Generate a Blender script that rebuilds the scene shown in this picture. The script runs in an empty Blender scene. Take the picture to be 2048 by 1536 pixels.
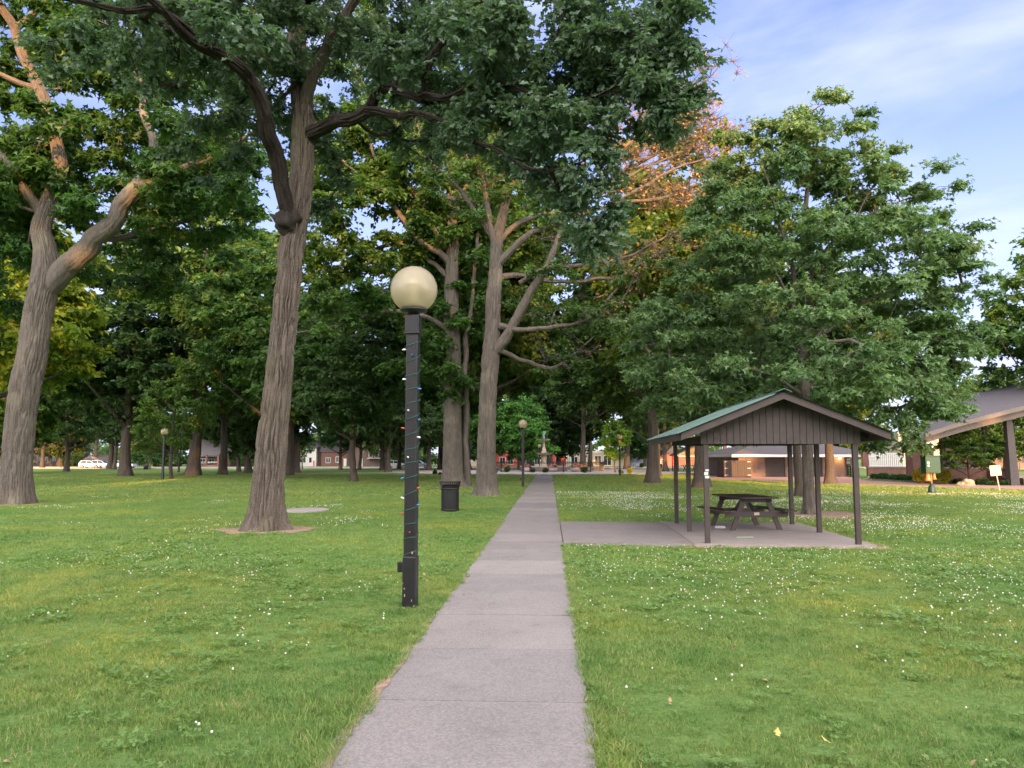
import bpy, math, random
import numpy as np
from mathutils import Vector, Matrix

SC = bpy.context.scene
COL = SC.collection
R = math.radians
rng = np.random.default_rng(7)
random.seed(7)

# ------------------------------------------------------------------ camera
F_PX, CX, CY, CAMZ = 1540.0, 1024.0, 768.0, 1.70
HORIZON = 915.0
TH = math.atan((HORIZON - CY) / F_PX)
cd = bpy.data.cameras.new('camera')
cam = bpy.data.objects.new('camera', cd)
COL.objects.link(cam)
cd.sensor_width = 36.0
cd.lens = 36.0 * F_PX / 2048.0
cd.clip_start = 0.1
cd.clip_end = 3000
cam.location = (0, 0, CAMZ)
cam.rotation_euler = (R(90) + TH, 0, 0)
SC.camera = cam

# ------------------------------------------------------------------ sky, sun, exposure
SUN_EL, SUN_AZ = 5.0, -8.0        # the sun stands low behind the camera; it shines towards azimuth SUN_AZ from +Y
w = bpy.data.worlds.new('World')
SC.world = w
w.use_nodes = True
nt = w.node_tree
nt.nodes.clear()
wo = nt.nodes.new('ShaderNodeOutputWorld')
bg = nt.nodes.new('ShaderNodeBackground')
sky = nt.nodes.new('ShaderNodeTexSky')
sky.sky_type = 'NISHITA'
sky.sun_disc = False
sky.sun_elevation = R(SUN_EL + 4)
sky.sun_rotation = R(180 - SUN_AZ)
sky.altitude = 100
sky.air_density = 1.0
sky.dust_density = 1.2
sky.ozone_density = 1.6
tc = nt.nodes.new('ShaderNodeTexCoord')
mp = nt.nodes.new('ShaderNodeMapping')
mp.inputs['Scale'].default_value = (1.0, 1.0, 3.2)
mp.inputs['Rotation'].default_value = (0, 0, R(35))
nz = nt.nodes.new('ShaderNodeTexNoise')
nz.inputs['Scale'].default_value = 2.1
nz.inputs['Detail'].default_value = 6
nz.inputs['Roughness'].default_value = 0.5
nz.inputs['Distortion'].default_value = 0.3
cr = nt.nodes.new('ShaderNodeValToRGB')
cr.color_ramp.elements[0].position = 0.36
cr.color_ramp.elements[0].color = (0, 0, 0, 1)
cr.color_ramp.elements[1].position = 0.70
cr.color_ramp.elements[1].color = (1, 1, 1, 1)
# soft veil of cloud, thicker towards the horizon all the way round
sx = nt.nodes.new('ShaderNodeSeparateXYZ')
mr = nt.nodes.new('ShaderNodeMapRange')
mr.inputs['From Min'].default_value = 0.02
mr.inputs['From Max'].default_value = 0.50
mr.inputs['To Min'].default_value = 0.85
mr.inputs['To Max'].default_value = 0.04
mx = nt.nodes.new('ShaderNodeMath')
mx.operation = 'MAXIMUM'
ad = nt.nodes.new('ShaderNodeMath')
ad.operation = 'MULTIPLY'
ad.inputs[1].default_value = 0.75
mixc = nt.nodes.new('ShaderNodeMix')
mixc.data_type = 'RGBA'
CLOUD = (1.75, 1.82, 2.55, 1)
CLOUD_SUN = (13.5, 12.4, 11.8, 1)
SKYTINT = (0.225, 0.275, 0.52, 1)
mixc.inputs[7].default_value = CLOUD
tint = nt.nodes.new('ShaderNodeMix')
tint.data_type = 'RGBA'
tint.blend_type = 'MULTIPLY'
tint.inputs[0].default_value = 1.0
tint.inputs[7].default_value = SKYTINT
L = nt.links.new
L(tc.outputs['Generated'], mp.inputs['Vector'])
L(mp.outputs['Vector'], nz.inputs['Vector'])
L(nz.outputs['Fac'], cr.inputs['Fac'])
L(tc.outputs['Generated'], sx.inputs[0])
L(sx.outputs['Z'], mr.inputs['Value'])
L(cr.outputs['Color'], ad.inputs[0])
L(mr.outputs['Result'], mx.inputs[0])
L(ad.outputs[0], mx.inputs[1])
mx2 = nt.nodes.new('ShaderNodeMath'); mx2.operation = 'MAXIMUM'
mk2 = nt.nodes.new('ShaderNodeMath'); mk2.operation = 'MULTIPLY'; mk2.inputs[1].default_value = 0.8
L(mx.outputs[0], mx2.inputs[0]); L(mk2.outputs[0], mx2.inputs[1])
L(mx2.outputs[0], mixc.inputs[0])
L(sky.outputs['Color'], tint.inputs[6])
L(tint.outputs[2], mixc.inputs[6])
# the cloud veil is brightened and warmed behind the camera as added sun-side fill
dt = nt.nodes.new('ShaderNodeVectorMath'); dt.operation = 'DOT_PRODUCT'
dt.inputs[1].default_value = (-math.sin(R(SUN_AZ)), -math.cos(R(SUN_AZ)), 0.12)
mg = nt.nodes.new('ShaderNodeMapRange'); mg.interpolation_type = 'SMOOTHSTEP'
mg.inputs['From Min'].default_value = -0.45; mg.inputs['From Max'].default_value = 1.0
mg.inputs['To Min'].default_value = 0.0; mg.inputs['To Max'].default_value = 1.0
mw = nt.nodes.new('ShaderNodeMix'); mw.data_type = 'RGBA'
mw.inputs[6].default_value = CLOUD
mw.inputs[7].default_value = CLOUD_SUN
L(tc.outputs['Generated'], dt.inputs[0]); L(dt.outputs['Value'], mg.inputs['Value']); L(mg.outputs['Result'], mw.inputs[0]); L(mg.outputs['Result'], mk2.inputs[0]); L(mw.outputs[2], mixc.inputs[7])
L(mixc.outputs[2], bg.inputs['Color'])
bg.inputs['Strength'].default_value = 0.15
L(bg.outputs[0], wo.inputs['Surface'])

sl = bpy.data.lights.new('sun', 'SUN')
sl.energy = 3.0
sl.angle = R(0.6)
sl.color = (1.0, 0.50, 0.18)
so = bpy.data.objects.new('sun', sl)
COL.objects.link(so)
sd = Vector((math.sin(R(SUN_AZ)) * math.cos(R(SUN_EL)), math.cos(R(SUN_AZ)) * math.cos(R(SUN_EL)), -math.sin(R(SUN_EL))))
so.rotation_euler = sd.to_track_quat('-Z', 'Y').to_euler()
so.location = (0, 0, 40)

SC.view_settings.view_transform = 'Standard'
SC.view_settings.look = 'None'
SC.view_settings.gamma = 1.0
SC.view_settings.use_curve_mapping = False
SC.view_settings.exposure = 2.2
SC.render.engine = 'CYCLES'
SC.cycles.max_bounces = 6
SC.cycles.diffuse_bounces = 3
SC.cycles.transmission_bounces = 5
SC.cycles.transparent_max_bounces = 8
SC.cycles.use_denoising = True

# ------------------------------------------------------------------ pixels of the photograph -> points of the place
def ray(px, py):
    u, v = (px - CX) / F_PX, (CY - py) / F_PX
    return np.array([u, math.cos(TH) - v * math.sin(TH), math.sin(TH) + v * math.cos(TH)])
def gp(px, py, z=0.0):
    d = ray(px, py)
    t = (z - CAMZ) / d[2]
    return np.array([d[0] * t, d[1] * t, z])
def at(px, py, dep):
    d = ray(px, py)
    t = dep / d[1]
    return np.array([d[0] * t, dep, CAMZ + d[2] * t])
def gx(px, dep):            # x on the ground at a distance
    return at(px, HORIZON + CAMZ * F_PX / dep, dep)[0]

# ------------------------------------------------------------------ tagging
def tag(o, label=None, cat=None, group=None, kind=None, category=None):
    cat = cat or category
    if label: o['label'] = label
    if cat: o['category'] = cat
    if group: o['group'] = group
    if kind: o['kind'] = kind
    return o
def empty(name, loc=(0, 0, 0), rz=0.0, **k):
    o = bpy.data.objects.new(name, None)
    o.empty_display_size = 0.2
    COL.objects.link(o)
    o.location = tuple(float(c) for c in loc)
    o.rotation_euler = (0, 0, rz)
    return tag(o, **k)

# ------------------------------------------------------------------ mesh helpers
def build_mesh(name, V, faces, mat, smooth=False, attrs=None):
    """V (n,3); faces: list of int arrays (m,k)."""
    me = bpy.data.meshes.new(name)
    V = np.asarray(V, dtype=np.float32)
    me.vertices.add(len(V))
    me.vertices.foreach_set('co', V.ravel())
    loops, starts, pos = [], [], 0
    for f in faces:
        f = np.asarray(f, dtype=np.int32)
        if f.size == 0: continue
        m, k = f.shape
        loops.append(f.ravel())
        starts.append(pos + np.arange(m, dtype=np.int32) * k)
        pos += m * k
    loops = np.concatenate(loops); starts = np.concatenate(starts)
    me.loops.add(len(loops))
    me.loops.foreach_set('vertex_index', loops)
    me.polygons.add(len(starts))
    me.polygons.foreach_set('loop_start', starts)
    me.polygons.foreach_set('use_smooth', np.full(len(starts), bool(smooth)))
    if attrs:
        for an, (dom, arr) in attrs.items():
            a = me.attributes.new(an, 'FLOAT', dom)
            a.data.foreach_set('value', np.asarray(arr, dtype=np.float32))
    me.update(calc_edges=True)
    if mat: me.materials.append(mat)
    return me
def mobj(name, me, parent=None, **k):
    o = bpy.data.objects.new(name, me)
    COL.objects.link(o)
    if parent: o.parent = parent
    return tag(o, **k)

class MB:
    """collects boxes, prisms, tubes and lathes into ONE mesh object"""
    def __init__(s): s.V = []; s.F = {}; s.n = 0
    def add(s, V, F):
        V = np.asarray(V, float)
        for f in F:
            f = np.asarray(f, int)
            if f.size == 0: continue
            if f.ndim == 1: f = f[None]
            s.F.setdefault(f.shape[1], []).append(f + s.n)
        s.V.append(V); s.n += len(V)
        return s
    def box(s, x0, x1, y0, y1, z0, z1, M=None):
        V = np.array([[x, y, z] for z in (z0, z1) for y in (y0, y1) for x in (x0, x1)], float)
        if M is not None: V = V @ np.array(M.to_3x3()).T + np.array(M.translation)
        return s.add(V, [np.array([[0, 2, 3, 1], [4, 5, 7, 6], [0, 1, 5, 4], [2, 6, 7, 3], [0, 4, 6, 2], [1, 3, 7, 5]])])
    def prism(s, P, h):            # polygon P (list of 3D points), extruded by the vector h
        P = np.asarray(P, float); n = len(P)
        V = np.vstack([P, P + np.asarray(h, float)])
        q = np.array([[i, (i + 1) % n, (i + 1) % n + n, i + n] for i in range(n)])
        return s.add(V, [np.arange(n)[::-1][None], (np.arange(n) + n)[None], q])
    def beam(s, a, b, wd, ht, up=(0, 0, 1)):   # rectangular bar from a to b
        a, b = np.asarray(a, float), np.asarray(b, float)
        d = b - a; d /= np.linalg.norm(d)
        u = np.asarray(up, float); sd_ = np.cross(d, u); sd_ /= np.linalg.norm(sd_)
        u = np.cross(sd_, d)
        P = [a + sd_ * wd / 2 * i + u * ht / 2 * j for i, j in ((-1, -1), (1, -1), (1, 1), (-1, 1))]
        return s.prism(P, b - a)
    def tube(s, pts, rad, k=8, cap=True):
        V, q = tube_arrays(np.asarray(pts, float), np.asarray(rad, float) * np.ones(len(pts)), k)
        n = len(V)
        F = [q]
        if cap: F += [np.arange(k)[::-1][None], (np.arange(k) + n - k)[None]]
        return s.add(V, F)
    def lathe(s, prof, c=(0, 0, 0), k=24):
        a = np.arange(k) / k * 2 * np.pi
        V = np.array([[c[0] + r * math.cos(t), c[1] + r * math.sin(t), c[2] + z] for r, z in prof for t in a])
        q = [[i * k + j, i * k + (j + 1) % k, (i + 1) * k + (j + 1) % k, (i + 1) * k + j] for i in range(len(prof) - 1) for j in range(k)]
        F = [np.array(q)]
        if prof[0][0] > 1e-4: F.append(np.arange(k)[::-1][None])
        if prof[-1][0] > 1e-4: F.append((np.arange(k) + (len(prof) - 1) * k)[None])
        return s.add(V, F)
    def mesh(s, name, mat, smooth=False):
        return build_mesh(name, np.vstack(s.V), [np.vstack(f) for f in s.F.values()], mat, smooth)
    def build(s, name, mat, parent=None, smooth=False, bevel=0.0, **k):
        o = mobj(name, s.mesh(name, mat, smooth), parent, **k)
        if bevel > 0:
            m = o.modifiers.new('bevel', 'BEVEL'); m.width = bevel; m.segments = 2; m.limit_method = 'ANGLE'
        return o

def frames(P):
    n = len(P)
    T = np.zeros_like(P)
    T[1:-1] = P[2:] - P[:-2]
    T[0] = P[1] - P[0]; T[-1] = P[-1] - P[-2]
    T /= np.linalg.norm(T, axis=1)[:, None] + 1e-9
    ref = np.array([1.0, 0, 0]) if abs(T[0][0]) < 0.8 else np.array([0, 1.0, 0])
    N = np.zeros_like(P); B = np.zeros_like(P)
    u = ref - T[0] * ref.dot(T[0]); u /= np.linalg.norm(u)
    for i in range(n):
        u = u - T[i] * u.dot(T[i]); u /= np.linalg.norm(u) + 1e-9
        N[i] = u; B[i] = np.cross(T[i], u)
    return T, N, B
def tube_arrays(P, rad, k):
    T, N, B = frames(P)
    a = np.arange(k) / k * 2 * np.pi
    V = P[:, None] + rad[:, None, None] * (np.cos(a)[None, :, None] * N[:, None] + np.sin(a)[None, :, None] * B[:, None])
    n = len(P)
    i = np.arange(n - 1)[:, None] * k; j = np.arange(k)[None]; j2 = (j + 1) % k
    q = np.stack([i + j, i + j2, i + k + j2, i + k + j], -1).reshape(-1, 4)
    return V.reshape(-1, 3), q
def catmull(P, step):
    P = np.asarray(P, float)
    Q = np.vstack([2 * P[0] - P[1], P, 2 * P[-1] - P[-2]])
    out = []
    for i in range(1, len(Q) - 2):
        L_ = np.linalg.norm(Q[i + 1][:3] - Q[i][:3]); m = max(1, int(L_ / step))
        t = (np.arange(m) / m)[:, None]
        p0, p1, p2, p3 = Q[i - 1], Q[i], Q[i + 1], Q[i + 2]
        out.append(0.5 * ((2 * p1) + (-p0 + p2) * t + (2 * p0 - 5 * p1 + 4 * p2 - p3) * t ** 2 + (-p0 + 3 * p1 - 3 * p2 + p3) * t ** 3))
    out.append(P[-1][None])
    return np.vstack(out)

def _hash(i, j, k, seed):
    h = (i * 374761393 + j * 668265263 + k * 2147483647 + seed * 974634777) & 0xffffffff
    h = ((h ^ (h >> 13)) * 1274126177) & 0xffffffff
    h = (h ^ (h >> 16)) & 0xffffffff
    return h / 4294967295.0
def vnoise(x, y, z, seed=0):
    xi, yi, zi = np.floor(x).astype(np.int64), np.floor(y).astype(np.int64), np.floor(z).astype(np.int64)
    fx, fy, fz = x - xi, y - yi, z - zi
    fx, fy, fz = (t * t * (3 - 2 * t) for t in (fx, fy, fz))
    r = 0
    for a in (0, 1):
        for b in (0, 1):
            for c in (0, 1):
                r = r + _hash(xi + a, yi + b, zi + c, seed) * np.where(a, fx, 1 - fx) * np.where(b, fy, 1 - fy) * np.where(c, fz, 1 - fz)
    return r * 2 - 1

# ------------------------------------------------------------------ materials
def new_mat(name):
    m = bpy.data.materials.new(name); m.use_nodes = True
    n = m.node_tree; n.nodes.clear()
    o = n.nodes.new('ShaderNodeOutputMaterial')
    p = n.nodes.new('ShaderNodeBsdfPrincipled')
    n.links.new(p.outputs[0], o.inputs['Surface'])
    return m, n, p, o
def N_(n, t, **k):
    x = n.nodes.new(t)
    for a, b in k.items(): setattr(x, a, b)
    return x
def coords(n, kind='Object', scale=(1, 1, 1)):
    t = N_(n, 'ShaderNodeTexCoord'); m = N_(n, 'ShaderNodeMapping')
    m.inputs['Scale'].default_value = scale
    n.links.new(t.outputs[kind], m.inputs['Vector'])
    return m.outputs['Vector']
def noise(n, vec, scale, detail=4, rough=0.55, dist=0.0):
    x = N_(n, 'ShaderNodeTexNoise')
    x.inputs['Scale'].default_value = scale; x.inputs['Detail'].default_value = detail
    x.inputs['Roughness'].default_value = rough; x.inputs['Distortion'].default_value = dist
    n.links.new(vec, x.inputs['Vector'])
    return x.outputs['Fac']
def ramp(n, fac, stops):
    x = N_(n, 'ShaderNodeValToRGB')
    e = x.color_ramp.elements
    while len(e) < len(stops): e.new(0.5)
    for i, (p, c) in enumerate(stops):
        e[i].position = p; e[i].color = (*c, 1)
    n.links.new(fac, x.inputs['Fac'])
    return x.outputs['Color']
def mixrgb(n, fac, a, b, mode='MIX'):
    x = N_(n, 'ShaderNodeMix', data_type='RGBA', blend_type=mode)
    if hasattr(fac, 'is_linked'): n.links.new(fac, x.inputs[0])
    else: x.inputs[0].default_value = fac
    for s, i in ((a, 6), (b, 7)):
        if hasattr(s, 'is_linked'): n.links.new(s, x.inputs[i])
        else: x.inputs[i].default_value = (*s, 1)
    return x.outputs[2]
def bump(n, h, p, strength=0.5, dist=0.02):
    x = N_(n, 'ShaderNodeBump')
    x.inputs['Strength'].default_value = strength; x.inputs['Distance'].default_value = dist
    n.links.new(h, x.inputs['Height']); n.links.new(x.outputs[0], p.inputs['Normal'])
    return x

def m_plain(name, c, rough=0.6, metal=0.0, var=0.15, scale=6.0, coat=0.0, kind='Object', bumpk=0.15):
    m, n, p, o = new_mat(name)
    v = coords(n, kind)
    f = noise(n, v, scale, 5)
    c2 = tuple(x * (1 - var) for x in c); c1 = tuple(min(1, x * (1 + var)) for x in c)
    col = ramp(n, f, [(0.3, c2), (0.7, c1)])
    n.links.new(col, p.inputs['Base Color'])
    p.inputs['Roughness'].default_value = rough; p.inputs['Metallic'].default_value = metal
    p.inputs['Coat Weight'].default_value = coat
    if bumpk: bump(n, noise(n, v, scale * 8, 4), p, bumpk, 0.01)
    return m

def m_bark(name, dark, light, sc=7.0, stretch=0.16, moss=None, bstr=0.8):
    m, n, p, o = new_mat(name)
    v = coords(n, 'Object', (1, 1, stretch))
    a = noise(n, v, sc, 6, 0.62, 0.6)
    b = noise(n, coords(n, 'Object', (1, 1, 0.6)), sc * 4.5, 4, 0.6)
    big = noise(n, coords(n, 'Object'), 0.9, 3)
    col = ramp(n, a, [(0.32, dark), (0.5, tuple((x + y) / 2 for x, y in zip(dark, light))), (0.68, light)])
    col = mixrgb(n, 0.5, col, ramp(n, b, [(0.3, tuple(x * 0.6 for x in dark)), (0.7, tuple(min(1, x * 1.15) for x in light))]))
    if moss:
        mk = ramp(n, big, [(0.52, (0, 0, 0)), (0.7, (0.6, 0.6, 0.6))])
        col = mixrgb(n, mk, col, moss)
    n.links.new(col, p.inputs['Base Color'])
    p.inputs['Roughness'].default_value = 0.92
    p.inputs['Specular IOR Level'].default_value = 0.2
    x = N_(n, 'ShaderNodeMath', operation='ADD')
    n.links.new(a, x.inputs[0])
    y = N_(n, 'ShaderNodeMath', operation='MULTIPLY'); y.inputs[1].default_value = 0.4
    n.links.new(b, y.inputs[0]); n.links.new(y.outputs[0], x.inputs[1])
    bump(n, x.outputs[0], p, bstr, 0.06)
    return m

def m_leaf(name, dark, light, trans, rough=0.45, spec=0.5, tw=0.42):
    """leaf colour varies from leaf to leaf with the mesh attribute 'tint' and from tree to tree with the object colour"""
    m, n, p, o = new_mat(name)
    a = N_(n, 'ShaderNodeAttribute', attribute_name='tint')
    oi = N_(n, 'ShaderNodeObjectInfo')
    col = ramp(n, a.outputs['Fac'], [(0.0, dark), (1.0, light)])
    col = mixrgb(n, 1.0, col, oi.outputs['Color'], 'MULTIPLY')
    n.links.new(col, p.inputs['Base Color'])
    p.inputs['Roughness'].default_value = rough
    p.inputs['Specular IOR Level'].default_value = spec
    t = N_(n, 'ShaderNodeBsdfTranslucent')
    tcol = mixrgb(n, 1.0, col, trans, 'MULTIPLY')
    n.links.new(tcol, t.inputs['Color'])
    ms = N_(n, 'ShaderNodeMixShader'); ms.inputs[0].default_value = tw
    n.links.new(p.outputs[0], ms.inputs[1]); n.links.new(t.outputs[0], ms.inputs[2])
    n.links.new(ms.outputs[0], o.inputs['Surface'])
    return m

MAT = {}
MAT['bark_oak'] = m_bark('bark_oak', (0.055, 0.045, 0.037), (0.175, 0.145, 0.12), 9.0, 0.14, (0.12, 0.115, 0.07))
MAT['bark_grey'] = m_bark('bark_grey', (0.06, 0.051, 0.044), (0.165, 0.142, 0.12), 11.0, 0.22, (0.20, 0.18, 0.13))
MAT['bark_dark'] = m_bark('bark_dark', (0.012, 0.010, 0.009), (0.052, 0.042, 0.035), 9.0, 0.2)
MAT['bark_far'] = m_bark('bark_far', (0.035, 0.029, 0.024), (0.12, 0.098, 0.08), 6.0, 0.15)
MAT['leaf_oak'] = m_leaf('leaf_oak', (0.042, 0.088, 0.048), (0.120, 0.190, 0.118), (1.5, 1.6, 0.75), 0.38, 0.5)
MAT['leaf_green'] = m_leaf('leaf_green', (0.036, 0.086, 0.022), (0.105, 0.195, 0.050), (1.8, 1.8, 0.6), 0.45, 0.4)
MAT['leaf_maple'] = m_leaf('leaf_maple', (0.080, 0.155, 0.062), (0.185, 0.290, 0.120), (1.6, 1.6, 0.8), 0.42, 0.45)
MAT['leaf_far'] = m_leaf('leaf_far', (0.040, 0.088, 0.030), (0.125, 0.210, 0.066), (1.7, 1.7, 0.7), 0.5, 0.35)
MAT['leaf_gold'] = m_leaf('leaf_gold', (0.24, 0.22, 0.03), (0.46, 0.41, 0.06), (1.2, 1.2, 0.7), 0.5, 0.3)  # yellow leaves, with the brightness of low sun put into the colour
MAT['leaf_dry'] = m_leaf('leaf_dry', (0.30, 0.15, 0.05), (0.56, 0.34, 0.13), (1.2, 1.1, 0.8), 0.6, 0.3)
# ------------------------------------------------------------------ leaves and trees
def sym(pts):
    up = pts; dn = [(x, -y) for x, y in pts[::-1] if abs(y) > 1e-6]
    return [(0, 0)] + up + [(1, 0)] + dn
T_OAK = sym([(.20, .24), (.38, .11), (.60, .33), (.80, .13)])
T_MAPLE = sym([(.30, .48), (.50, .15)])
T_OVAL = [(0, 0), (.35, .26), (.75, .2), (1, 0), (.75, -.2), (.35, -.26)]
T_RHOMB = [(0, 0), (.45, .36), (1, 0), (.45, -.36)]
def template(T):
    T = np.array(T, float)
    z = -0.30 * T[:, 0] ** 2 + 0.35 * np.abs(T[:, 1])
    return np.column_stack([T, z])
TEMPL = {'oak': template(T_OAK), 'maple': template(T_MAPLE), 'oval': template(T_OVAL), 'rhomb': template(T_RHOMB)}

def norm(a): return a / (np.linalg.norm(a, axis=-1, keepdims=True) + 1e-9)
def leaf_arrays(C, D, Nn, S, T):
    X = norm(D); Y = norm(np.cross(Nn, X)); Z = np.cross(X, Y)
    k = len(T)
    V = C[:, None] + S[:, None, None] * (T[None, :, 0, None] * X[:, None] + T[None, :, 1, None] * Y[:, None] + T[None, :, 2, None] * Z[:, None])
    F = np.arange(len(C) * k).reshape(-1, k)
    return V.reshape(-1, 3), F

def crown_arrays(g, cl, out, rc, tw, lf, size, shape, flat=0.6, droop=0.0, tilt=0.55):
    """cl (n,3) clump centres; each gets tw twigs with lf leaves; returns leaf V,F,tint and the twig segments"""
    n = len(cl)
    d = g.normal(size=(n, tw, 3)); d[..., 2] *= flat
    d = norm(d + 0.55 * out[:, None]); d[..., 2] *= max(flat, .5); d = norm(d)
    Ln = rc[:, None] * g.uniform(.55, 1.15, (n, tw))
    a = cl[:, None] - d * (Ln * .25)[..., None]
    b = cl[:, None] + d * Ln[..., None]; b[..., 2] -= droop * Ln
    t = g.uniform(.12, 1.05, (n, tw, lf))
    C = a[:, :, None] + (b - a)[:, :, None] * t[..., None]
    C = C + g.normal(size=C.shape) * (0.10 * rc)[:, None, None, None]
    D = norm(d[:, :, None] * .8 + g.normal(size=C.shape) * .8); D[..., 2] = D[..., 2] * .5 - .12
    Nn = np.array([0, 0, 1.0]) + g.normal(size=C.shape) * tilt
    S = size * g.uniform(.65, 1.25, C.shape[:3])
    ctint = g.uniform(0, .55, (n, 1, 1)); tint = np.clip(ctint + g.uniform(-.15, .45, C.shape[:3]), 0, 1)
    V, F = leaf_arrays(C.reshape(-1, 3), D.reshape(-1, 3), Nn.reshape(-1, 3), S.ravel(), TEMPL[shape])
    return V, F, tint.ravel(), a.reshape(-1, 3), b.reshape(-1, 3)

def twig_arrays(a, b, r):
    """three-sided twigs"""
    n = len(a)
    d = norm(b - a); u = norm(np.cross(d, np.array([0.3, 0.2, 1.0]))); v = np.cross(d, u)
    an = np.arange(3) / 3 * 2 * np.pi
    ring = np.cos(an)[None, :, None] * u[:, None] + np.sin(an)[None, :, None] * v[:, None]
    V = np.concatenate([a[:, None] + ring * r, b[:, None] + ring * r * .35], 1).reshape(-1, 3)
    base = np.arange(n)[:, None] * 6
    F = np.concatenate([base + np.array([0, 1, 4, 3]), base + np.array([1, 2, 5, 4]), base + np.array([2, 0, 3, 5])])
    return V, F

def bark_tube(P, rad, k, depth, ridge=9.0, seed=0, flare=0.0, flare_h=0.5, lobes=5, lob=.25, vfreq=1.3, burls=()):
    """tube with ridged bark in the geometry; P dense points, z of the ground = 0"""
    T, N, B = frames(P)
    a = np.arange(k) / k * 2 * np.pi
    n = len(P)
    s = np.concatenate([[0], np.cumsum(np.linalg.norm(P[1:] - P[:-1], axis=1))])
    A, Sg = np.meshgrid(a, s)
    Rr = np.repeat(np.asarray(rad, float)[:, None], k, 1)
    ca, sa = np.cos(A), np.sin(A)
    wv = vnoise(ca * 1.5, sa * 1.5, Sg * .8, seed + 5)
    AA = A + .10 * vnoise(ca * 3, sa * 3, Sg * 2.2, seed + 9)
    rr = ridge
    n1 = vnoise(np.cos(AA) * rr, np.sin(AA) * rr, Sg * vfreq, seed)
    n2 = vnoise(np.cos(AA) * rr * 2.1, np.sin(AA) * rr * 2.1, Sg * vfreq * 2.5, seed + 1)
    n3 = vnoise(np.cos(AA) * 2.4, np.sin(AA) * 2.4, Sg * .9, seed + 2)
    rid = 1 - np.abs(n1) * 2.2
    disp = depth * (-1.6 * np.exp(-(n1 / .17) ** 2) - .7 * np.exp(-(n2 / .16) ** 2) + .35 * n2 + .5) + Rr * (.06 * n3 + .03 * wv)
    if flare > 0:
        h = P[:, 2][:, None]
        ph = seed * 1.7
        e = np.exp(-np.maximum(h, 0) / flare_h)
        e2 = np.exp(-np.maximum(h, 0) / (flare_h * .6))
        disp = disp + Rr * (flare * e + lob * e2 * (np.cos(lobes * A + ph) + .5 * np.cos((lobes - 2) * A + 2 * ph)))
    for (s0, a0, amp, ws, wa) in burls:
        da = np.angle(np.exp(1j * (A - a0)))
        disp = disp + amp * np.exp(-((Sg - s0) / ws) ** 2 - (da / wa) ** 2)
    Rr = Rr + disp
    V = P[:, None] + Rr[..., None] * (ca[..., None] * N[:, None] + sa[..., None] * B[:, None])
    i = np.arange(n - 1)[:, None] * k; j = np.arange(k)[None]; j2 = (j + 1) % k
    q = np.stack([i + j, i + j2, i + k + j2, i + k + j], -1).reshape(-1, 4)
    return V.reshape(-1, 3), q

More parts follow.
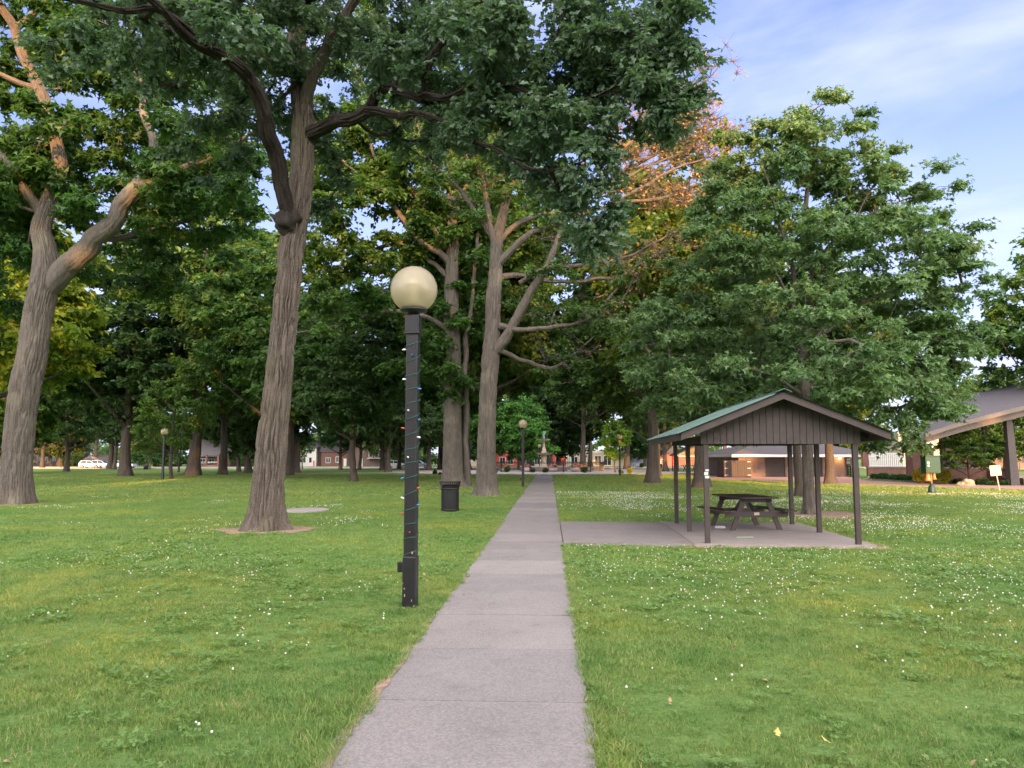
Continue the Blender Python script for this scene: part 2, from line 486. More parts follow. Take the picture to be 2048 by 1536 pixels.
class Tree:
    def __init__(s, seed):
        s.g = np.random.default_rng(seed); s.seed = seed
        s.pos, s.par, s.w = [], [], []
        s.limbs = []; s.chains = []
        s.cl, s.out, s.rc = [], [], []
    def limb(s, pts, rad, step=.3, grow_from=0.35):
        """hand-placed limb: control points with radii"""
        P = catmull(np.column_stack([np.asarray(pts, float), rad]), step)
        if s.limbs:                       # crooked growth and a long fine tip
            m_ = len(P); tt = np.arange(m_) * step
            k_ = s.seed * 3.3 + len(s.limbs) * 7.7
            am = np.minimum(.03 + P[:, 3] * .42, .12) * np.clip(np.arange(m_) / max(4, m_ * .2), 0, 1)
            for ax_ in range(3): P[:, ax_] += am * (vnoise(tt * 1.15, tt * 0 + k_, tt * 0 + ax_ * 5.1) + .5 * vnoise(tt * 2.7, tt * 0 + k_, tt * 0 + ax_ * 9.1))
            if P[-1, 3] > .014:
                dv = P[-1, :3] - P[max(-4, -m_), :3]; dv /= np.linalg.norm(dv) + 1e-9
                ne = max(4, int((P[-1, 3] * 22 + .5) / step)); r1_ = P[-1, 3]
                ex_ = []; cur = P[-1, :3].copy()
                for i_ in range(ne):
                    dv = dv + s.g.normal(size=3) * .10 + np.array([0, 0, .03]); dv /= np.linalg.norm(dv)
                    cur = cur + dv * step; ex_.append([*cur, r1_ * (1 - (i_ + 1) / ne) + .006])
                P = np.vstack([P, ex_])
        s.limbs.append((P[:, :3], np.abs(P[:, 3])))
        m = len(P); st = int(m * grow_from)
        for i in range(st, m): s.pos.append(P[i, :3]); s.par.append(-1); s.w.append(P[i, 3])
        return s
    def blob(s, c, r, n, rc=.6, shell=.5, flatten=False):
        g = s.g
        d = norm(g.normal(size=(n, 3)))
        rad = g.uniform(shell ** 3, 1, n) ** (1 / 3)
        p = d * rad[:, None] * np.asarray(r, float)
        s.cl.append(np.asarray(c, float) + p); s.out.append(norm(p + 1e-6))
        s.rc.append(rc * g.uniform(.7, 1.3, n))
        return s
    def along(s, n, d0, d1, rc, limbs=None, frac=.35):
        g = s.g
        for li, (P, r) in enumerate(s.limbs):
            if li == 0 or (limbs is not None and li not in limbs): continue
            i = g.integers(int(len(P) * frac), len(P), n)
            d = norm(g.normal(size=(n, 3)) + [0, 0, .35])
            s.cl.append(P[i] + d * g.uniform(d0, d1, n)[:, None]); s.out.append(d); s.rc.append(rc * g.uniform(.7, 1.3, n))
        return s
    def grow(s, jit=.12, sag=.1, seg=.7, zmin=None, noleaf=0):
        C = np.vstack(s.cl); O = np.vstack(s.out); rc = np.concatenate(s.rc)
        if zmin is not None:
            k = C[:, 2] > zmin; C, O, rc = C[k], O[k], rc[k]
        pos = np.array(s.pos)
        d0 = np.array([np.min(np.sum((pos - c) ** 2, 1)) for c in C])
        order = np.argsort(d0)
        C, O, rc = C[order], O[order], rc[order]
        buf = np.zeros((len(pos) + len(C) * 14, 3)); m = len(pos); buf[:m] = pos
        par = list(s.par); cnt = [0] * m; own = list(s.w)
        chains = []
        pts_dir = {}
        for c in C:
            dv = buf[:m] - c
            dd = np.sqrt(np.sum(dv ** 2, 1))
            cost = dd + np.maximum(0, dv[:, 2]) * .8          # prefer to climb
            i = int(np.argmin(cost)); D = dd[i]
            ns = min(12, max(1, int(round(D / seg))))
            p0 = buf[i]; t = (np.arange(1, ns + 1) / ns)[:, None]
            bow = np.array([0, 0, -sag * D * (1 if c[2] > p0[2] else -1)]) + s.g.normal(size=3) * jit * D * .6
            P = p0 + (c - p0) * t + bow * (4 * t * (1 - t)) + s.g.normal(size=(ns, 3)) * (jit * .25 * seg) * (t < 1)
            idx = [i]
            prev = i
            for q in P:
                buf[m] = q; par.append(prev); cnt.append(0); own.append(0); prev = m; idx.append(m); m += 1
            chains.append(idx)
            j = prev
            while j != -1: cnt[j] += 1; j = par[j]
        s.C, s.O, s.RC = C, O, rc
        s.buf, s.ch = buf[:m], chains
        s.rad = np.array([max(.009 * max(cc, 1) ** .50, 0) for cc in cnt])
        return s
    def branch_mesh(s, name, mat, twr=.006, a=None, b=None, kscale=1.0):
        mb = MB()
        for idx in s.ch:
            P = s.buf[idx]; r = s.rad[idx].copy()
            if len(P) < 2: continue
            r[0] = r[1] * 1.15
            r *= kscale
            k = 3 if r[0] < .02 else (4 if r[0] < .04 else 6)
            V, q = tube_arrays(P, r, k)
            mb.add(V, [q])
        if a is not None:
            V, F = twig_arrays(a, b, twr)
            mb.add(V, [F])
        return mb.mesh(name, mat, True)

def finish_tree(T, root, bark, leaf, bspec, lspec, trunk_k=48, limb_k=20, tdepth=.02, flare=.5, flare_h=.5, ridge=9, burls=(), branch_bark=None, sep_limbs=False, lob=.25, color=None, limb_bark=None):
    """trunk (first hand limb), limbs, branches, crown under root"""
    for n_, (P, r) in enumerate(T.limbs):
        first = n_ == 0
        k = trunk_k if first else limb_k
        V, q = bark_tube(P, r, k, tdepth * (1 if first else .7), ridge * (1 if first else .8), T.seed + n_, flare if first else 0, flare_h, burls=burls if first else (), lob=lob)
        me = build_mesh('trunk' if first else 'limb', V, [q], bark if first or not limb_bark else limb_bark.get(n_, bark), True)
        if first or sep_limbs:
            mobj('trunk' if first else 'limb', me, root)
        else:
            mobj('limb', me, root)
    a = b = None
    cr = None
    if lspec:
        V, F, tint, a, b = crown_arrays(T.g, T.C, T.O, T.RC, **lspec)
        me = build_mesh('crown', V, [F], leaf, False, {'tint': ('FACE', tint)})
        cr = mobj('crown', me, root)
        if color: cr.color = (*color, 1)
    me = T.branch_mesh('branches', branch_bark or bark, bspec.get('twr', .006), a, b, bspec.get('k', 1.0))
    mobj('branches', me, root, kind='stuff')
    return root

def copy_tree(src, loc, rz, sc, color=None, **k):
    r = src.copy(); COL.objects.link(r)
    r.location = loc; r.rotation_euler = (0, 0, rz); r.scale = sc if hasattr(sc, '__len__') else (sc, sc, sc)
    for key in ('label', 'group', 'category', 'kind'):
        if key in r.keys() and key in k: del r[key]
    tag(r, **k)
    for ch in list(src.children):
        c = ch.copy(); COL.objects.link(c); c.parent = r
        if color and stem_(ch.name) == 'crown': c.color = (*color, 1)
        for g2 in list(ch.children):
            d = g2.copy(); COL.objects.link(d); d.parent = c
    return r
def stem_(n): return n.split('.')[0]

def proto(name, seed, h, tr, cb, Rc, ncl, lf=(7, 10), size=.26, nlimb=7, rc=.8, bark=None, leaf=None, shape='rhomb', fork=None, tall=.5, flat=.6, lean=0.0, shell=.45, droop=.1, vis_k=1.0, color=None, zf=.5):
    g = np.random.default_rng(seed)
    T = Tree(seed)
    top = h * .82
    ln = g.normal(size=2) * .02 + np.array([lean, 0])
    ctl = [np.array([ln[0] * z + .12 * math.sin(z * .5 + seed), ln[1] * z + .12 * math.cos(z * .4 + seed), z]) for z in np.linspace(0, top, 7)]
    rad = [tr * (1 - .88 * (i / 6) ** .9) for i in range(7)]
    ctl[0] = np.array([0, 0, -.15])
    T.limb(ctl, rad, .35, .35)
    Pm = T.limbs[0][0]; rm = T.limbs[0][1]
    for i in range(nlimb):
        f = g.uniform(cb / top * .85, .8)
        if i < 2: f = cb / top
        k = int(f * (len(Pm) - 1)); p = Pm[k]
        az = i * 2.4 + g.uniform(-.5, .5)
        ln_ = Rc * g.uniform(.6, .9) * (1 - .45 * f)
        rise = g.uniform(.35, 1.0)
        dirv = np.array([math.cos(az), math.sin(az), 0])
        pts = [p, p + dirv * ln_ * .33 + [0, 0, ln_ * .30 * rise], p + dirv * ln_ * .68 + [0, 0, ln_ * .58 * rise] + g.normal(size=3) * .2, p + dirv * ln_ + [0, 0, ln_ * .95 * rise]]
        r0 = min(rm[k] * .8, tr * .42)
        T.limb(pts, [r0, r0 * .7, r0 * .42, r0 * .15], .4, .3)
    zc = (h + cb) / 2
    # lumpy crown: a main body and side lobes
    T.blob((ln[0] * zc, ln[1] * zc, zc), (Rc * .85, Rc * .85, (h - cb) / 2), int(ncl * .55), rc, shell)
    nl = 6
    for i in range(nl):
        az = i * 2 * math.pi / nl + g.uniform(-.4, .4)
        zz = g.uniform(cb + (h - cb) * .18, cb + (h - cb) * .72)
        rr = Rc * g.uniform(.36, .5)
        T.blob((math.cos(az) * Rc * .62, math.sin(az) * Rc * .62, zz), (rr, rr, rr * .6), int(ncl * .45 / nl), rc, .3)
    T.grow(zmin=cb * .75)
    root = empty(name)
    finish_tree(T, root, bark or MAT['bark_far'], leaf or MAT['leaf_far'], {'twr': .008, 'k': 1.3}, dict(tw=lf[0], lf=lf[1], size=size, shape=shape, flat=flat, droop=droop), trunk_k=20, limb_k=8, tdepth=.012, flare=.55, flare_h=tr * 1.1, lob=.15, color=color)
    return root
# ------------------------------------------------------------------ the ground, paths, road
def m_lawn():
    m, n, p, o = new_mat('lawn')
    v = coords(n, 'Object')
    big = noise(n, v, 0.09, 4, .6)
    mid = noise(n, v, 0.9, 5, .65)
    fine = noise(n, coords(n, 'Object', (1, .8, 1)), 26, 5, .7)
    c = ramp(n, fine, [(.25, (0.072, 0.130, 0.032)), (.55, (0.155, 0.250, 0.066)), (.8, (0.22, 0.31, 0.105))])
    c2 = ramp(n, mid, [(.3, (.72, .80, .70)), (.55, (1, 1, 1)), (.75, (1.32, 1.12, .92))])
    c = mixrgb(n, 1, c, c2, 'MULTIPLY')
    c3 = ramp(n, big, [(.35, (.85, .92, .95)), (.65, (1.16, 1.06, .9))])
    c = mixrgb(n, 1, c, c3, 'MULTIPLY')
    n.links.new(c, p.inputs['Base Color'])
    p.inputs['Roughness'].default_value = .9; p.inputs['Specular IOR Level'].default_value = .15
    bump(n, fine, p, .9, .04)
    return m
def m_concrete(name, c=(.30, .265, .26), spots=True, sc=1.0):
    m, n, p, o = new_mat(name)
    v = N_(n, 'ShaderNodeNewGeometry').outputs['Position']
    a = noise(n, v, 1.1 * sc, 5, .6, .3); b = noise(n, v, 60 * sc, 3, .7); s = noise(n, v, 160 * sc, 2, .6)
    st = noise(n, v, 3.2 * sc, 5, .7)
    k = lambda f: tuple(x * f for x in c)
    col = ramp(n, a, [(.3, k(.74)), (.7, k(1.18))])
    col = mixrgb(n, .55, col, ramp(n, b, [(.32, k(.50)), (.68, k(1.55))]))
    col = mixrgb(n, ramp(n, st, [(.55, (0, 0, 0)), (.78, (.6, .6, .6))]), col, k(.55))
    col = mixrgb(n, ramp(n, s, [(.66, (0, 0, 0)), (.74, (.8, .8, .8))]), col, k(2.0))
    oi = N_(n, 'ShaderNodeObjectInfo')
    col = mixrgb(n, 1, col, ramp(n, oi.outputs['Random'], [(0, (.86, .86, .87)), (1, (1.10, 1.09, 1.07))]), 'MULTIPLY')
    n.links.new(col, p.inputs['Base Color'])
    p.inputs['Roughness'].default_value = .88
    bump(n, b, p, .35, .01)
    return m
MAT['lawn'] = m_lawn()
MAT['concrete'] = m_concrete('concrete', (.228, .206, .192))
MAT['concrete_pale'] = m_concrete('concrete_pale', (.33, .285, .265), sc=.6)
MAT['asphalt'] = m_plain('asphalt', (.30, .295, .29), .9, scale=2)
MAT['plaza'] = m_concrete('plaza', (.40, .225, .17), sc=.5)
MAT['soil'] = m_plain('soil', (.30, .205, .14), .95, var=.4, scale=9, bumpk=.6)
MAT['mulch'] = m_plain('mulch', (.05, .032, .022), .95, var=.5, scale=14, bumpk=.8)

def sheet(name, pts, z, mat, kind='structure', **k):
    V = np.array([[p[0], p[1], z] for p in pts], float)
    me = build_mesh(name, V, [np.arange(len(V))[None]], mat)
    return mobj(name, me, kind=kind, **k)

g = np.linspace(-1, 1, 41); g = np.sign(g) * np.abs(g) ** 2.2 * 900
GX, GY = np.meshgrid(g, g)
V = np.column_stack([GX.ravel(), GY.ravel(), np.zeros(GX.size)])
i = np.arange(40)
q = (i[:, None] * 41 + i[None]).ravel()
mobj('lawn', build_mesh('lawn', V, [np.stack([q, q + 1, q + 42, q + 41], 1)], MAT['lawn']), kind='structure')

# the straight park path, slab by slab
pl0, pl1 = gp(668, 1536), gp(1068, 955)
pr0, pr1 = gp(1180, 1536), gp(1106, 955)
pdir = ((pl1 - pl0)[:2] / np.linalg.norm((pl1 - pl0)[:2]) + (pr1 - pr0)[:2] / np.linalg.norm((pr1 - pr0)[:2])); pdir /= np.linalg.norm(pdir)
pnor = np.array([pdir[1], -pdir[0]])
pc0 = (pl0[:2] + pr0[:2]) / 2
PW = 0.5 * (abs((pr0[:2] - pl0[:2]) @ pnor) + abs((pr1[:2] - pl1[:2]) @ pnor)) * .5
def pathpt(s, t, z=0.0):
    p = pc0 + pdir * s + pnor * t
    return np.array([p[0], p[1], z])
j0 = (gp(1010, 1410)[:2] - pc0) @ pdir
j1 = (gp(1010, 1303)[:2] - pc0) @ pdir
SL = j1 - j0
PATH_END = (gp(1087, 951)[:2] - pc0) @ pdir
ang = math.atan2(pdir[1], pdir[0])
MAT['joint'] = m_plain('joint', (.022, .018, .014), .95, var=.3, scale=20)
mb = MB()
mb.prism([pathpt(-7, -PW + .03, -.03), pathpt(-7, PW - .03, -.03), pathpt(PATH_END, PW - .03, -.03), pathpt(PATH_END, -PW + .03, -.03)], (0, 0, .032))
path = mb.build('path', MAT['joint'], kind='structure')
slab_meshes = []
for v_ in range(6):
    g_ = np.random.default_rng(100 + v_)
    n_ = 14
    ls, rs = [], []
    for t in np.linspace(.008, SL - .008, n_):
        ls.append([t, -PW + g_.uniform(-.012, .03), 0]); rs.append([t, PW - g_.uniform(-.012, .03), 0])
    P = ls[::-1] + rs
    mb = MB(); mb.prism([[a, -b, -.06] for a, b, c in P][::-1], (0, 0, .085 + .0))
    slab_meshes.append(mb.mesh('slab', MAT['concrete']))
s_ = j0 - 4 * SL; k_ = 0
while s_ < PATH_END - SL * .5:
    o = mobj('slab', slab_meshes[k_ % 6], path)
    o.location = tuple(pathpt(s_, 0, -.002 + .002 * math.sin(k_ * 2.3)))
    o.rotation_euler = (R(.02 * math.sin(k_ * 1.7)), 0, ang)
    s_ += SL; k_ += 1
# sandy spill along the left edge of the near slabs
mb = MB()
for a_, b_, wd in ((-1.2, .9, .05), (.7, 2.6, .06), (2.9, 4.1, .04)):
    n_ = 16
    up, lo = [], []
    for t in np.linspace(0, 1, n_):
        e = math.sin(t * math.pi) ** .5
        s1 = a_ + (b_ - a_) * t
        up.append(pathpt(s1, -PW - .05, .024)); lo.append(pathpt(s1, -PW + wd * e * rng.uniform(.5, 1.2), .030))
    for i_ in range(n_ - 1):
        mb.add([up[i_], lo[i_], lo[i_ + 1], up[i_ + 1]], [np.array([[0, 1, 2, 3]])])
mb.build('sand', MAT['soil'], kind='stuff', label='pale sandy soil washed onto the left edge of the path', cat='sand')

# round path about the fountain
FC = at(1088, 915, 96.0); FC[2] = 0
def ring(name, c, r0, r1, z, mat, n=64):
    a = np.arange(n) / n * 2 * np.pi
    V = np.vstack([np.column_stack([c[0] + r * np.cos(a), c[1] + r * np.sin(a), np.full(n, z)]) for r in (r0, r1)])
    i = np.arange(n); q = np.stack([i, i + n, (i + 1) % n + n, (i + 1) % n], 1)
    return mobj(name, build_mesh(name, V, [q], mat), kind='structure')
ring('round_path', FC, 7.9, 19.5, .012, MAT['concrete_pale'])
ring('fountain_court', FC, .1, 7.9, .008, MAT['concrete_pale'])
# side path of the left lawn, street and plaza
sheet('side_path', [(FC[0] - 40, 75), (FC[0] - 17, 88), (FC[0] - 16, 91), (FC[0] - 41, 77.5)], .016, MAT['concrete_pale'])
mb = MB(); mb.box(-300, 260, 121, 133, -.05, .006); mb.build('road', MAT['asphalt'], kind='structure')
mb = MB(); mb.box(-300, 260, 120.7, 120.95, -.05, .11); mb.box(-300, 260, 133.05, 133.3, -.05, .11); mb.build('kerb', MAT['concrete_pale'], kind='structure')
sheet('pavement', [(-300, 134.2), (260, 134.2), (260, 136.2), (-300, 136.2)], .02, MAT['concrete_pale'])
pz = [gp(1385, 955), gp(1430, 959.5), gp(1560, 964), gp(1680, 968.5), gp(1860, 974.5), gp(2048, 980.5), gp(2400, 990), gp(2500, 975), gp(2048, 971), gp(1880, 968.0), gp(1740, 961.5), gp(1690, 953.5), gp(1560, 951), gp(1380, 951)]
sheet('plaza', [(p[0], p[1]) for p in pz], .012, MAT['plaza'])

# ------------------------------------------------------------------ paint and other materials
MAT['brown'] = m_plain('brown_paint', (.048, .034, .031), .55, var=.18, scale=5)
MAT['brown_dark'] = m_plain('dark_brown_paint', (.030, .022, .020), .7, var=.2)
MAT['brown_board'] = m_plain('brown_board', (.048, .036, .033), .7, var=.22, scale=9)
MAT['green_metal'] = m_plain('green_roof_metal', (.085, .145, .125), .42, metal=.0, var=.08, scale=2, coat=.2)
MAT['black_paint'] = m_plain('black_paint', (.008, .008, .009), .5, var=.3, scale=12)
MAT['lamp_black'] = m_plain('lamp_black', (.009, .009, .011), .42, var=.35, scale=9)
MAT['grey_metal'] = m_plain('grey_metal', (.30, .30, .31), .5, metal=.3)
MAT['white_paint'] = m_plain('white_paint', (.72, .71, .68), .55, var=.06)
MAT['cream'] = m_plain('cream_paint', (.50, .41, .32), .6, var=.08)
MAT['shingle'] = m_plain('grey_shingle', (.115, .105, .11), .9, var=.3, scale=14, bumpk=.4)
MAT['tan_wood'] = m_plain('tan_wood', (.13, .10, .08), .6, var=.12)
MAT['glass'] = m_plain('window_glass', (.03, .035, .045), .12, var=.2)
MAT['red_wall'] = m_plain('red_wall', (.68, .10, .085), .7, var=.1)
MAT['green_paint'] = m_plain('green_paint', (.005, .042, .024), .45, var=.12)
MAT['orange'] = m_plain('orange_plastic', (.62, .20, .07), .5, var=.08)
MAT['column'] = m_plain('dark_column', (.06, .05, .045), .7, var=.15)
MAT['rock'] = m_plain('sandstone', (.36, .26, .17), .9, var=.3, scale=5, bumpk=.8)
MAT['iron'] = m_plain('fountain_iron', (.34, .27, .21), .6, var=.3, scale=8)
MAT['wire_green'] = m_plain('green_wire', (.02, .11, .085), .5)
MAT['bulb_white'] = m_plain('bulb_white', (.75, .75, .72), .3, coat=.4)
MAT['bulb_blue'] = m_plain('bulb_blue', (.03, .16, .42), .3, coat=.4)
MAT['bulb_red'] = m_plain('bulb_red', (.42, .06, .03), .3, coat=.4)
def m_brick(name, c1, c2, mortar, sc=1.0):
    m, n, p, o = new_mat(name)
    t = N_(n, 'ShaderNodeTexCoord')
    s = N_(n, 'ShaderNodeSeparateXYZ'); n.links.new(t.outputs['Object'], s.inputs[0])
    ad_ = N_(n, 'ShaderNodeMath', operation='ADD'); n.links.new(s.outputs['X'], ad_.inputs[0]); n.links.new(s.outputs['Y'], ad_.inputs[1])
    cb = N_(n, 'ShaderNodeCombineXYZ'); n.links.new(ad_.outputs[0], cb.inputs['X']); n.links.new(s.outputs['Z'], cb.inputs['Y'])
    b = N_(n, 'ShaderNodeTexBrick')
    b.inputs['Color1'].default_value = (*c1, 1); b.inputs['Color2'].default_value = (*c2, 1); b.inputs['Mortar'].default_value = (*mortar, 1)
    b.inputs['Scale'].default_value = 4.0 * sc; b.inputs['Mortar Size'].default_value = .03
    b.inputs['Brick Width'].default_value = .9; b.inputs['Row Height'].default_value = .32
    n.links.new(cb.outputs[0], b.inputs['Vector'])
    col = mixrgb(n, .5, b.outputs['Color'], ramp(n, noise(n, coords(n), 1.6, 5, .7), [(.3, tuple(x * .6 for x in c1)), (.7, tuple(x * 1.3 for x in c2))]))
    n.links.new(col, p.inputs['Base Color']); p.inputs['Roughness'].default_value = .9
    return m
MAT['brick_dark'] = m_brick('brick_dark', (.14, .062, .05), (.20, .095, .072), (.24, .19, .17))
MAT['brick_tan'] = m_brick('brick_tan', (.15, .10, .085), (.19, .13, .11), (.22, .18, .155))

# ------------------------------------------------------------------ near trees
def ground_base(px, py): b = gp(px, py); return b
SLIM = 1.0
def PL(base, lst):
    """[(px,py,depth,width_px)] -> local points, radii"""
    P, r = [], []
    for (x, y, d, w_) in lst:
        P.append(at(x, y, d) - base); r.append(w_ / 2 / F_PX * d * SLIM)
    return P, r
def blobp(T, base, px, py, d, rx, ry, rd, n, rc=.55, shell=.3):
    c = at(px, py, d) - base
    T.blob(c, (rx / F_PX * d, rd, ry / F_PX * d), n, rc, shell)

def limbp(T, base, lst, **k):
    P, r = PL(base, lst); T.limb(P, r, **k)
def trunkp(T, base, lst, **k):
    P, r = PL(base, lst); P[0] = np.array([0, 0, -.12]); T.limb(P, r, **k)

SLIM = .86
# B: the big oak beside the lamp
bB = gp(530, 1060)
B = Tree(11)
dB = bB[1]
trunkp(B, bB, [(530, 1064, dB, 70), (537, 960, dB, 66), (546, 860, dB, 63), (555, 780, dB, 58), (563, 700, dB, 56), (573, 600, dB, 57), (583, 500, dB, 56), (593, 440, dB, 54), (603, 350, dB + .1, 52), (606, 250, dB + .2, 50), (602, 180, dB + .3, 44), (594, 80, dB + .5, 38), (590, -60, dB + .8, 30), (585, -220, dB + 1, 20)], step=.055, grow_from=.66)
limbp(B, bB, [(588, 452, dB - .1, 30), (577, 420, dB - .35, 34), (570, 370, dB - .6, 34), (560, 320, dB - .9, 36), (545, 270, dB - 1.3, 36), (518, 200, dB - 1.8, 33), (480, 140, dB - 2.4, 30), (430, 105, dB - 3, 25), (380, 80, dB - 3.5, 20), (335, 35, dB - 4, 16), (290, -10, dB - 4.4, 11)], step=.12, grow_from=.3)
limbp(B, bB, [(620, 268, dB, 34), (660, 248, dB - .3, 31), (705, 238, dB - .7, 29), (738, 218, dB - 1.0, 26), (752, 190, dB - 1.2, 20), (775, 178, dB - 1.4, 17), (815, 190, dB - 1.7, 17), (846, 192, dB - 2.0, 16), (850, 150, dB - 2.2, 14), (868, 105, dB - 2.4, 14), (895, 75, dB - 2.7, 12), (915, 45, dB - 3.0, 11), (945, 20, dB - 3.3, 8)], step=.12, grow_from=.2)
limbp(B, bB, [(735, 222, dB - 1.0, 22), (770, 222, dB - 1.5, 16), (805, 232, dB - 1.9, 14), (835, 225, dB - 2.2, 13), (875, 240, dB - 2.6, 10), (930, 275, dB - 3.1, 8), (990, 300, dB - 3.5, 6), (1040, 330, dB - 3.9, 4)], step=.12, grow_from=.2)
limbp(B, bB, [(846, 190, dB - 2.0, 14), (900, 192, dB - 2.6, 11), (970, 160, dB - 3.1, 10), (1050, 185, dB - 3.6, 9), (1130, 205, dB - 4.0, 7), (1200, 190, dB - 4.2, 5)], step=.12, grow_from=.2)
limbp(B, bB, [(606, 215, dB + .2, 34), (625, 165, dB - .1, 29), (650, 110, dB - .4, 26), (685, 45, dB - .8, 25), (730, -40, dB - 1.2, 18), (800, -150, dB - 2, 12)], step=.12, grow_from=.4)
limbp(B, bB, [(592, 30, dB + .6, 24), (560, 26, dB - .6, 20), (620, 0, dB - 1.4, 18), (700, -20, dB - 2.2, 14), (850, -60, dB - 3.4, 11), (1050, -90, dB - 4.5, 7)], step=.15, grow_from=.3)
limbp(B, bB, [(420, 100, dB - 3.1, 18), (330, 20, dB - 3.9, 15), (255, 22, dB - 4.3, 12), (185, 8, dB - 4.7, 8), (100, -10, dB - 5, 5)], step=.15, grow_from=.3)
for a_ in [(430, 60, dB - 1.6, 190, 110, 1.5, 44), (280, 70, dB - 2.4, 120, 110, 1.5, 26), (640, 330, dB + .9, 60, 100, .6, 9), (520, 170, dB + .6, 120, 120, 1.0, 24), (450, 60, dB - 4.0, 110, 50, .6, 9),
           (500, -60, dB - 2.5, 330, 90, 2.5, 40), (760, 60, dB + .4, 200, 110, 1.6, 50), (920, 110, dB - 1.3, 200, 130, 1.4, 58), (1080, 130, dB - 2.6, 170, 150, 1.5, 56), (960, 60, dB - 4.0, 120, 60, .7, 14),
           (1230, 90, dB - 3.6, 150, 120, 1.3, 48), (1130, 310, dB - 3.6, 95, 120, 1.0, 28), (1180, 430, dB - 3.8, 55, 75, .6, 11), (1000, 270, dB - 2.6, 120, 70, 1.0, 24), (1330, 90, dB - 4.2, 75, 105, .9, 19), (1340, 200, dB - 4.2, 45, 60, .6, 7),
           (1290, 210, dB - 4.0, 90, 70, .8, 15), (700, -150, dB - 1, 480, 140, 3.5, 50), (1100, -110, dB - 3.5, 260, 120, 2.2, 36), (600, -400, dB + 1, 560, 200, 4.5, 50), (610, 120, dB + 2.5, 300, 160, 2.0, 40), (840, 230, dB + 1.5, 150, 90, 1.4, 24), (200, 140, dB - 1.2, 140, 60, 1.2, 12), (420, 280, dB + 1.5, 90, 90, 1.2, 13)]:
    blobp(B, bB, *a_[:7], rc=.46)
B.grow(jit=.16, sag=.12, seg=.45)
rB = empty('oak_tree', bB, label='big oak with a burl and deeply ridged bark, left of the nearest lamp', cat='tree', group='large park trees in the lawn')
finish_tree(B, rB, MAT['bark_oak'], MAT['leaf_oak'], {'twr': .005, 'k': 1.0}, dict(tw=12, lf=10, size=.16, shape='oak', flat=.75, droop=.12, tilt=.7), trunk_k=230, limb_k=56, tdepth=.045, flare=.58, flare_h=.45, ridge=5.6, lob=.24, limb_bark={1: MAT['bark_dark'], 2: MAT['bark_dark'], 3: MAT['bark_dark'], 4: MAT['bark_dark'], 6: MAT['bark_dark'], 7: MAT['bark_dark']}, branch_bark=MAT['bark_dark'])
mb = MB()
cb_ = at(575, 440, dB - .22) - bB
Vs = []
for th in np.linspace(0, np.pi, 18):
    for ph in np.linspace(0, 2 * np.pi, 28, endpoint=False):
        d_ = np.array([math.sin(th) * math.cos(ph), math.sin(th) * math.sin(ph), math.cos(th)])
        Vs.append(d_)
Vs = np.array(Vs)
rr = .31 * (1 + .30 * vnoise(Vs[:, 0] * 2.2, Vs[:, 1] * 2.2, Vs[:, 2] * 2.2, 3) + .06 * vnoise(Vs[:, 0] * 7, Vs[:, 1] * 7, Vs[:, 2] * 7, 4))
Vb = cb_ + Vs * rr[:, None] * np.array([1, 1, 1.05])
i = np.arange(17)[:, None] * 28; j = np.arange(28)[None]
qb = np.stack([i + j, i + (j + 1) % 28, i + 28 + (j + 1) % 28, i + 28 + j], -1).reshape(-1, 4)
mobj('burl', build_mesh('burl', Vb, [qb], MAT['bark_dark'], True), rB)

# A: leaning maple at the left edge
bA = gp(30, 1008)
A = Tree(21); dA = bA[1]
trunkp(A, bA, [(30, 1012, dA, 72), (34, 930, dA, 62), (41, 850, dA, 62), (52, 770, dA, 64), (66, 700, dA, 62), (80, 610, dA, 60), (93, 550, dA, 62), (90, 500, dA, 48), (82, 460, dA, 42), (96, 410, dA, 38), (113, 369, dA, 34), (120, 328, dA, 30), (114, 290, dA, 27), (102, 239, dA, 26), (90, 205, dA, 26), (72, 160, dA, 25), (44, 106, dA, 22), (29, 56, dA, 20), (0, 10, dA, 15), (-40, -60, dA, 10)], step=.09, grow_from=.5)
limbp(A, bA, [(98, 575, dA, 48), (130, 540, dA - .2, 52), (175, 497, dA - .6, 47), (215, 452, dA - .9, 42), (250, 405, dA - 1.1, 39), (282, 362, dA - 1.3, 34), (305, 325, dA - 1.4, 24), (309, 290, dA - 1.4, 19), (292, 240, dA - 1.4, 17), (286, 185, dA - 1.4, 15), (268, 125, dA - 1.5, 11), (262, 60, dA - 1.5, 7)], step=.14, grow_from=.3)
limbp(A, bA, [(283, 366, dA - 1.3, 24), (320, 362, dA - 1.6, 20), (360, 343, dA - 1.9, 18), (405, 322, dA - 2.2, 14), (455, 302, dA - 2.6, 10), (500, 270, dA - 3, 6)], step=.2, grow_from=.2)
limbp(A, bA, [(82, 425, dA, 22), (51, 375, dA - .5, 20), (17, 328, dA - .9, 17), (-20, 290, dA - 1.2, 12)], step=.2, grow_from=.2)
limbp(A, bA, [(70, 176, dA, 15), (41, 168, dA - .2, 13), (0, 150, dA - .4, 11), (-40, 140, dA - .6, 8)], step=.2, grow_from=.2)
limbp(A, bA, [(29, 60, dA, 15), (60, 30, dA - .2, 14), (92, -5, dA - .4, 12), (120, -60, dA - .6, 8)], step=.2, grow_from=.2)
limbp(A, bA, [(200, 480, dA - .8, 14), (260, 470, dA + .5, 13), (330, 455, dA + 1.5, 11), (400, 430, dA + 2, 8), (450, 405, dA + 2.3, 5)], step=.2, grow_from=.2)
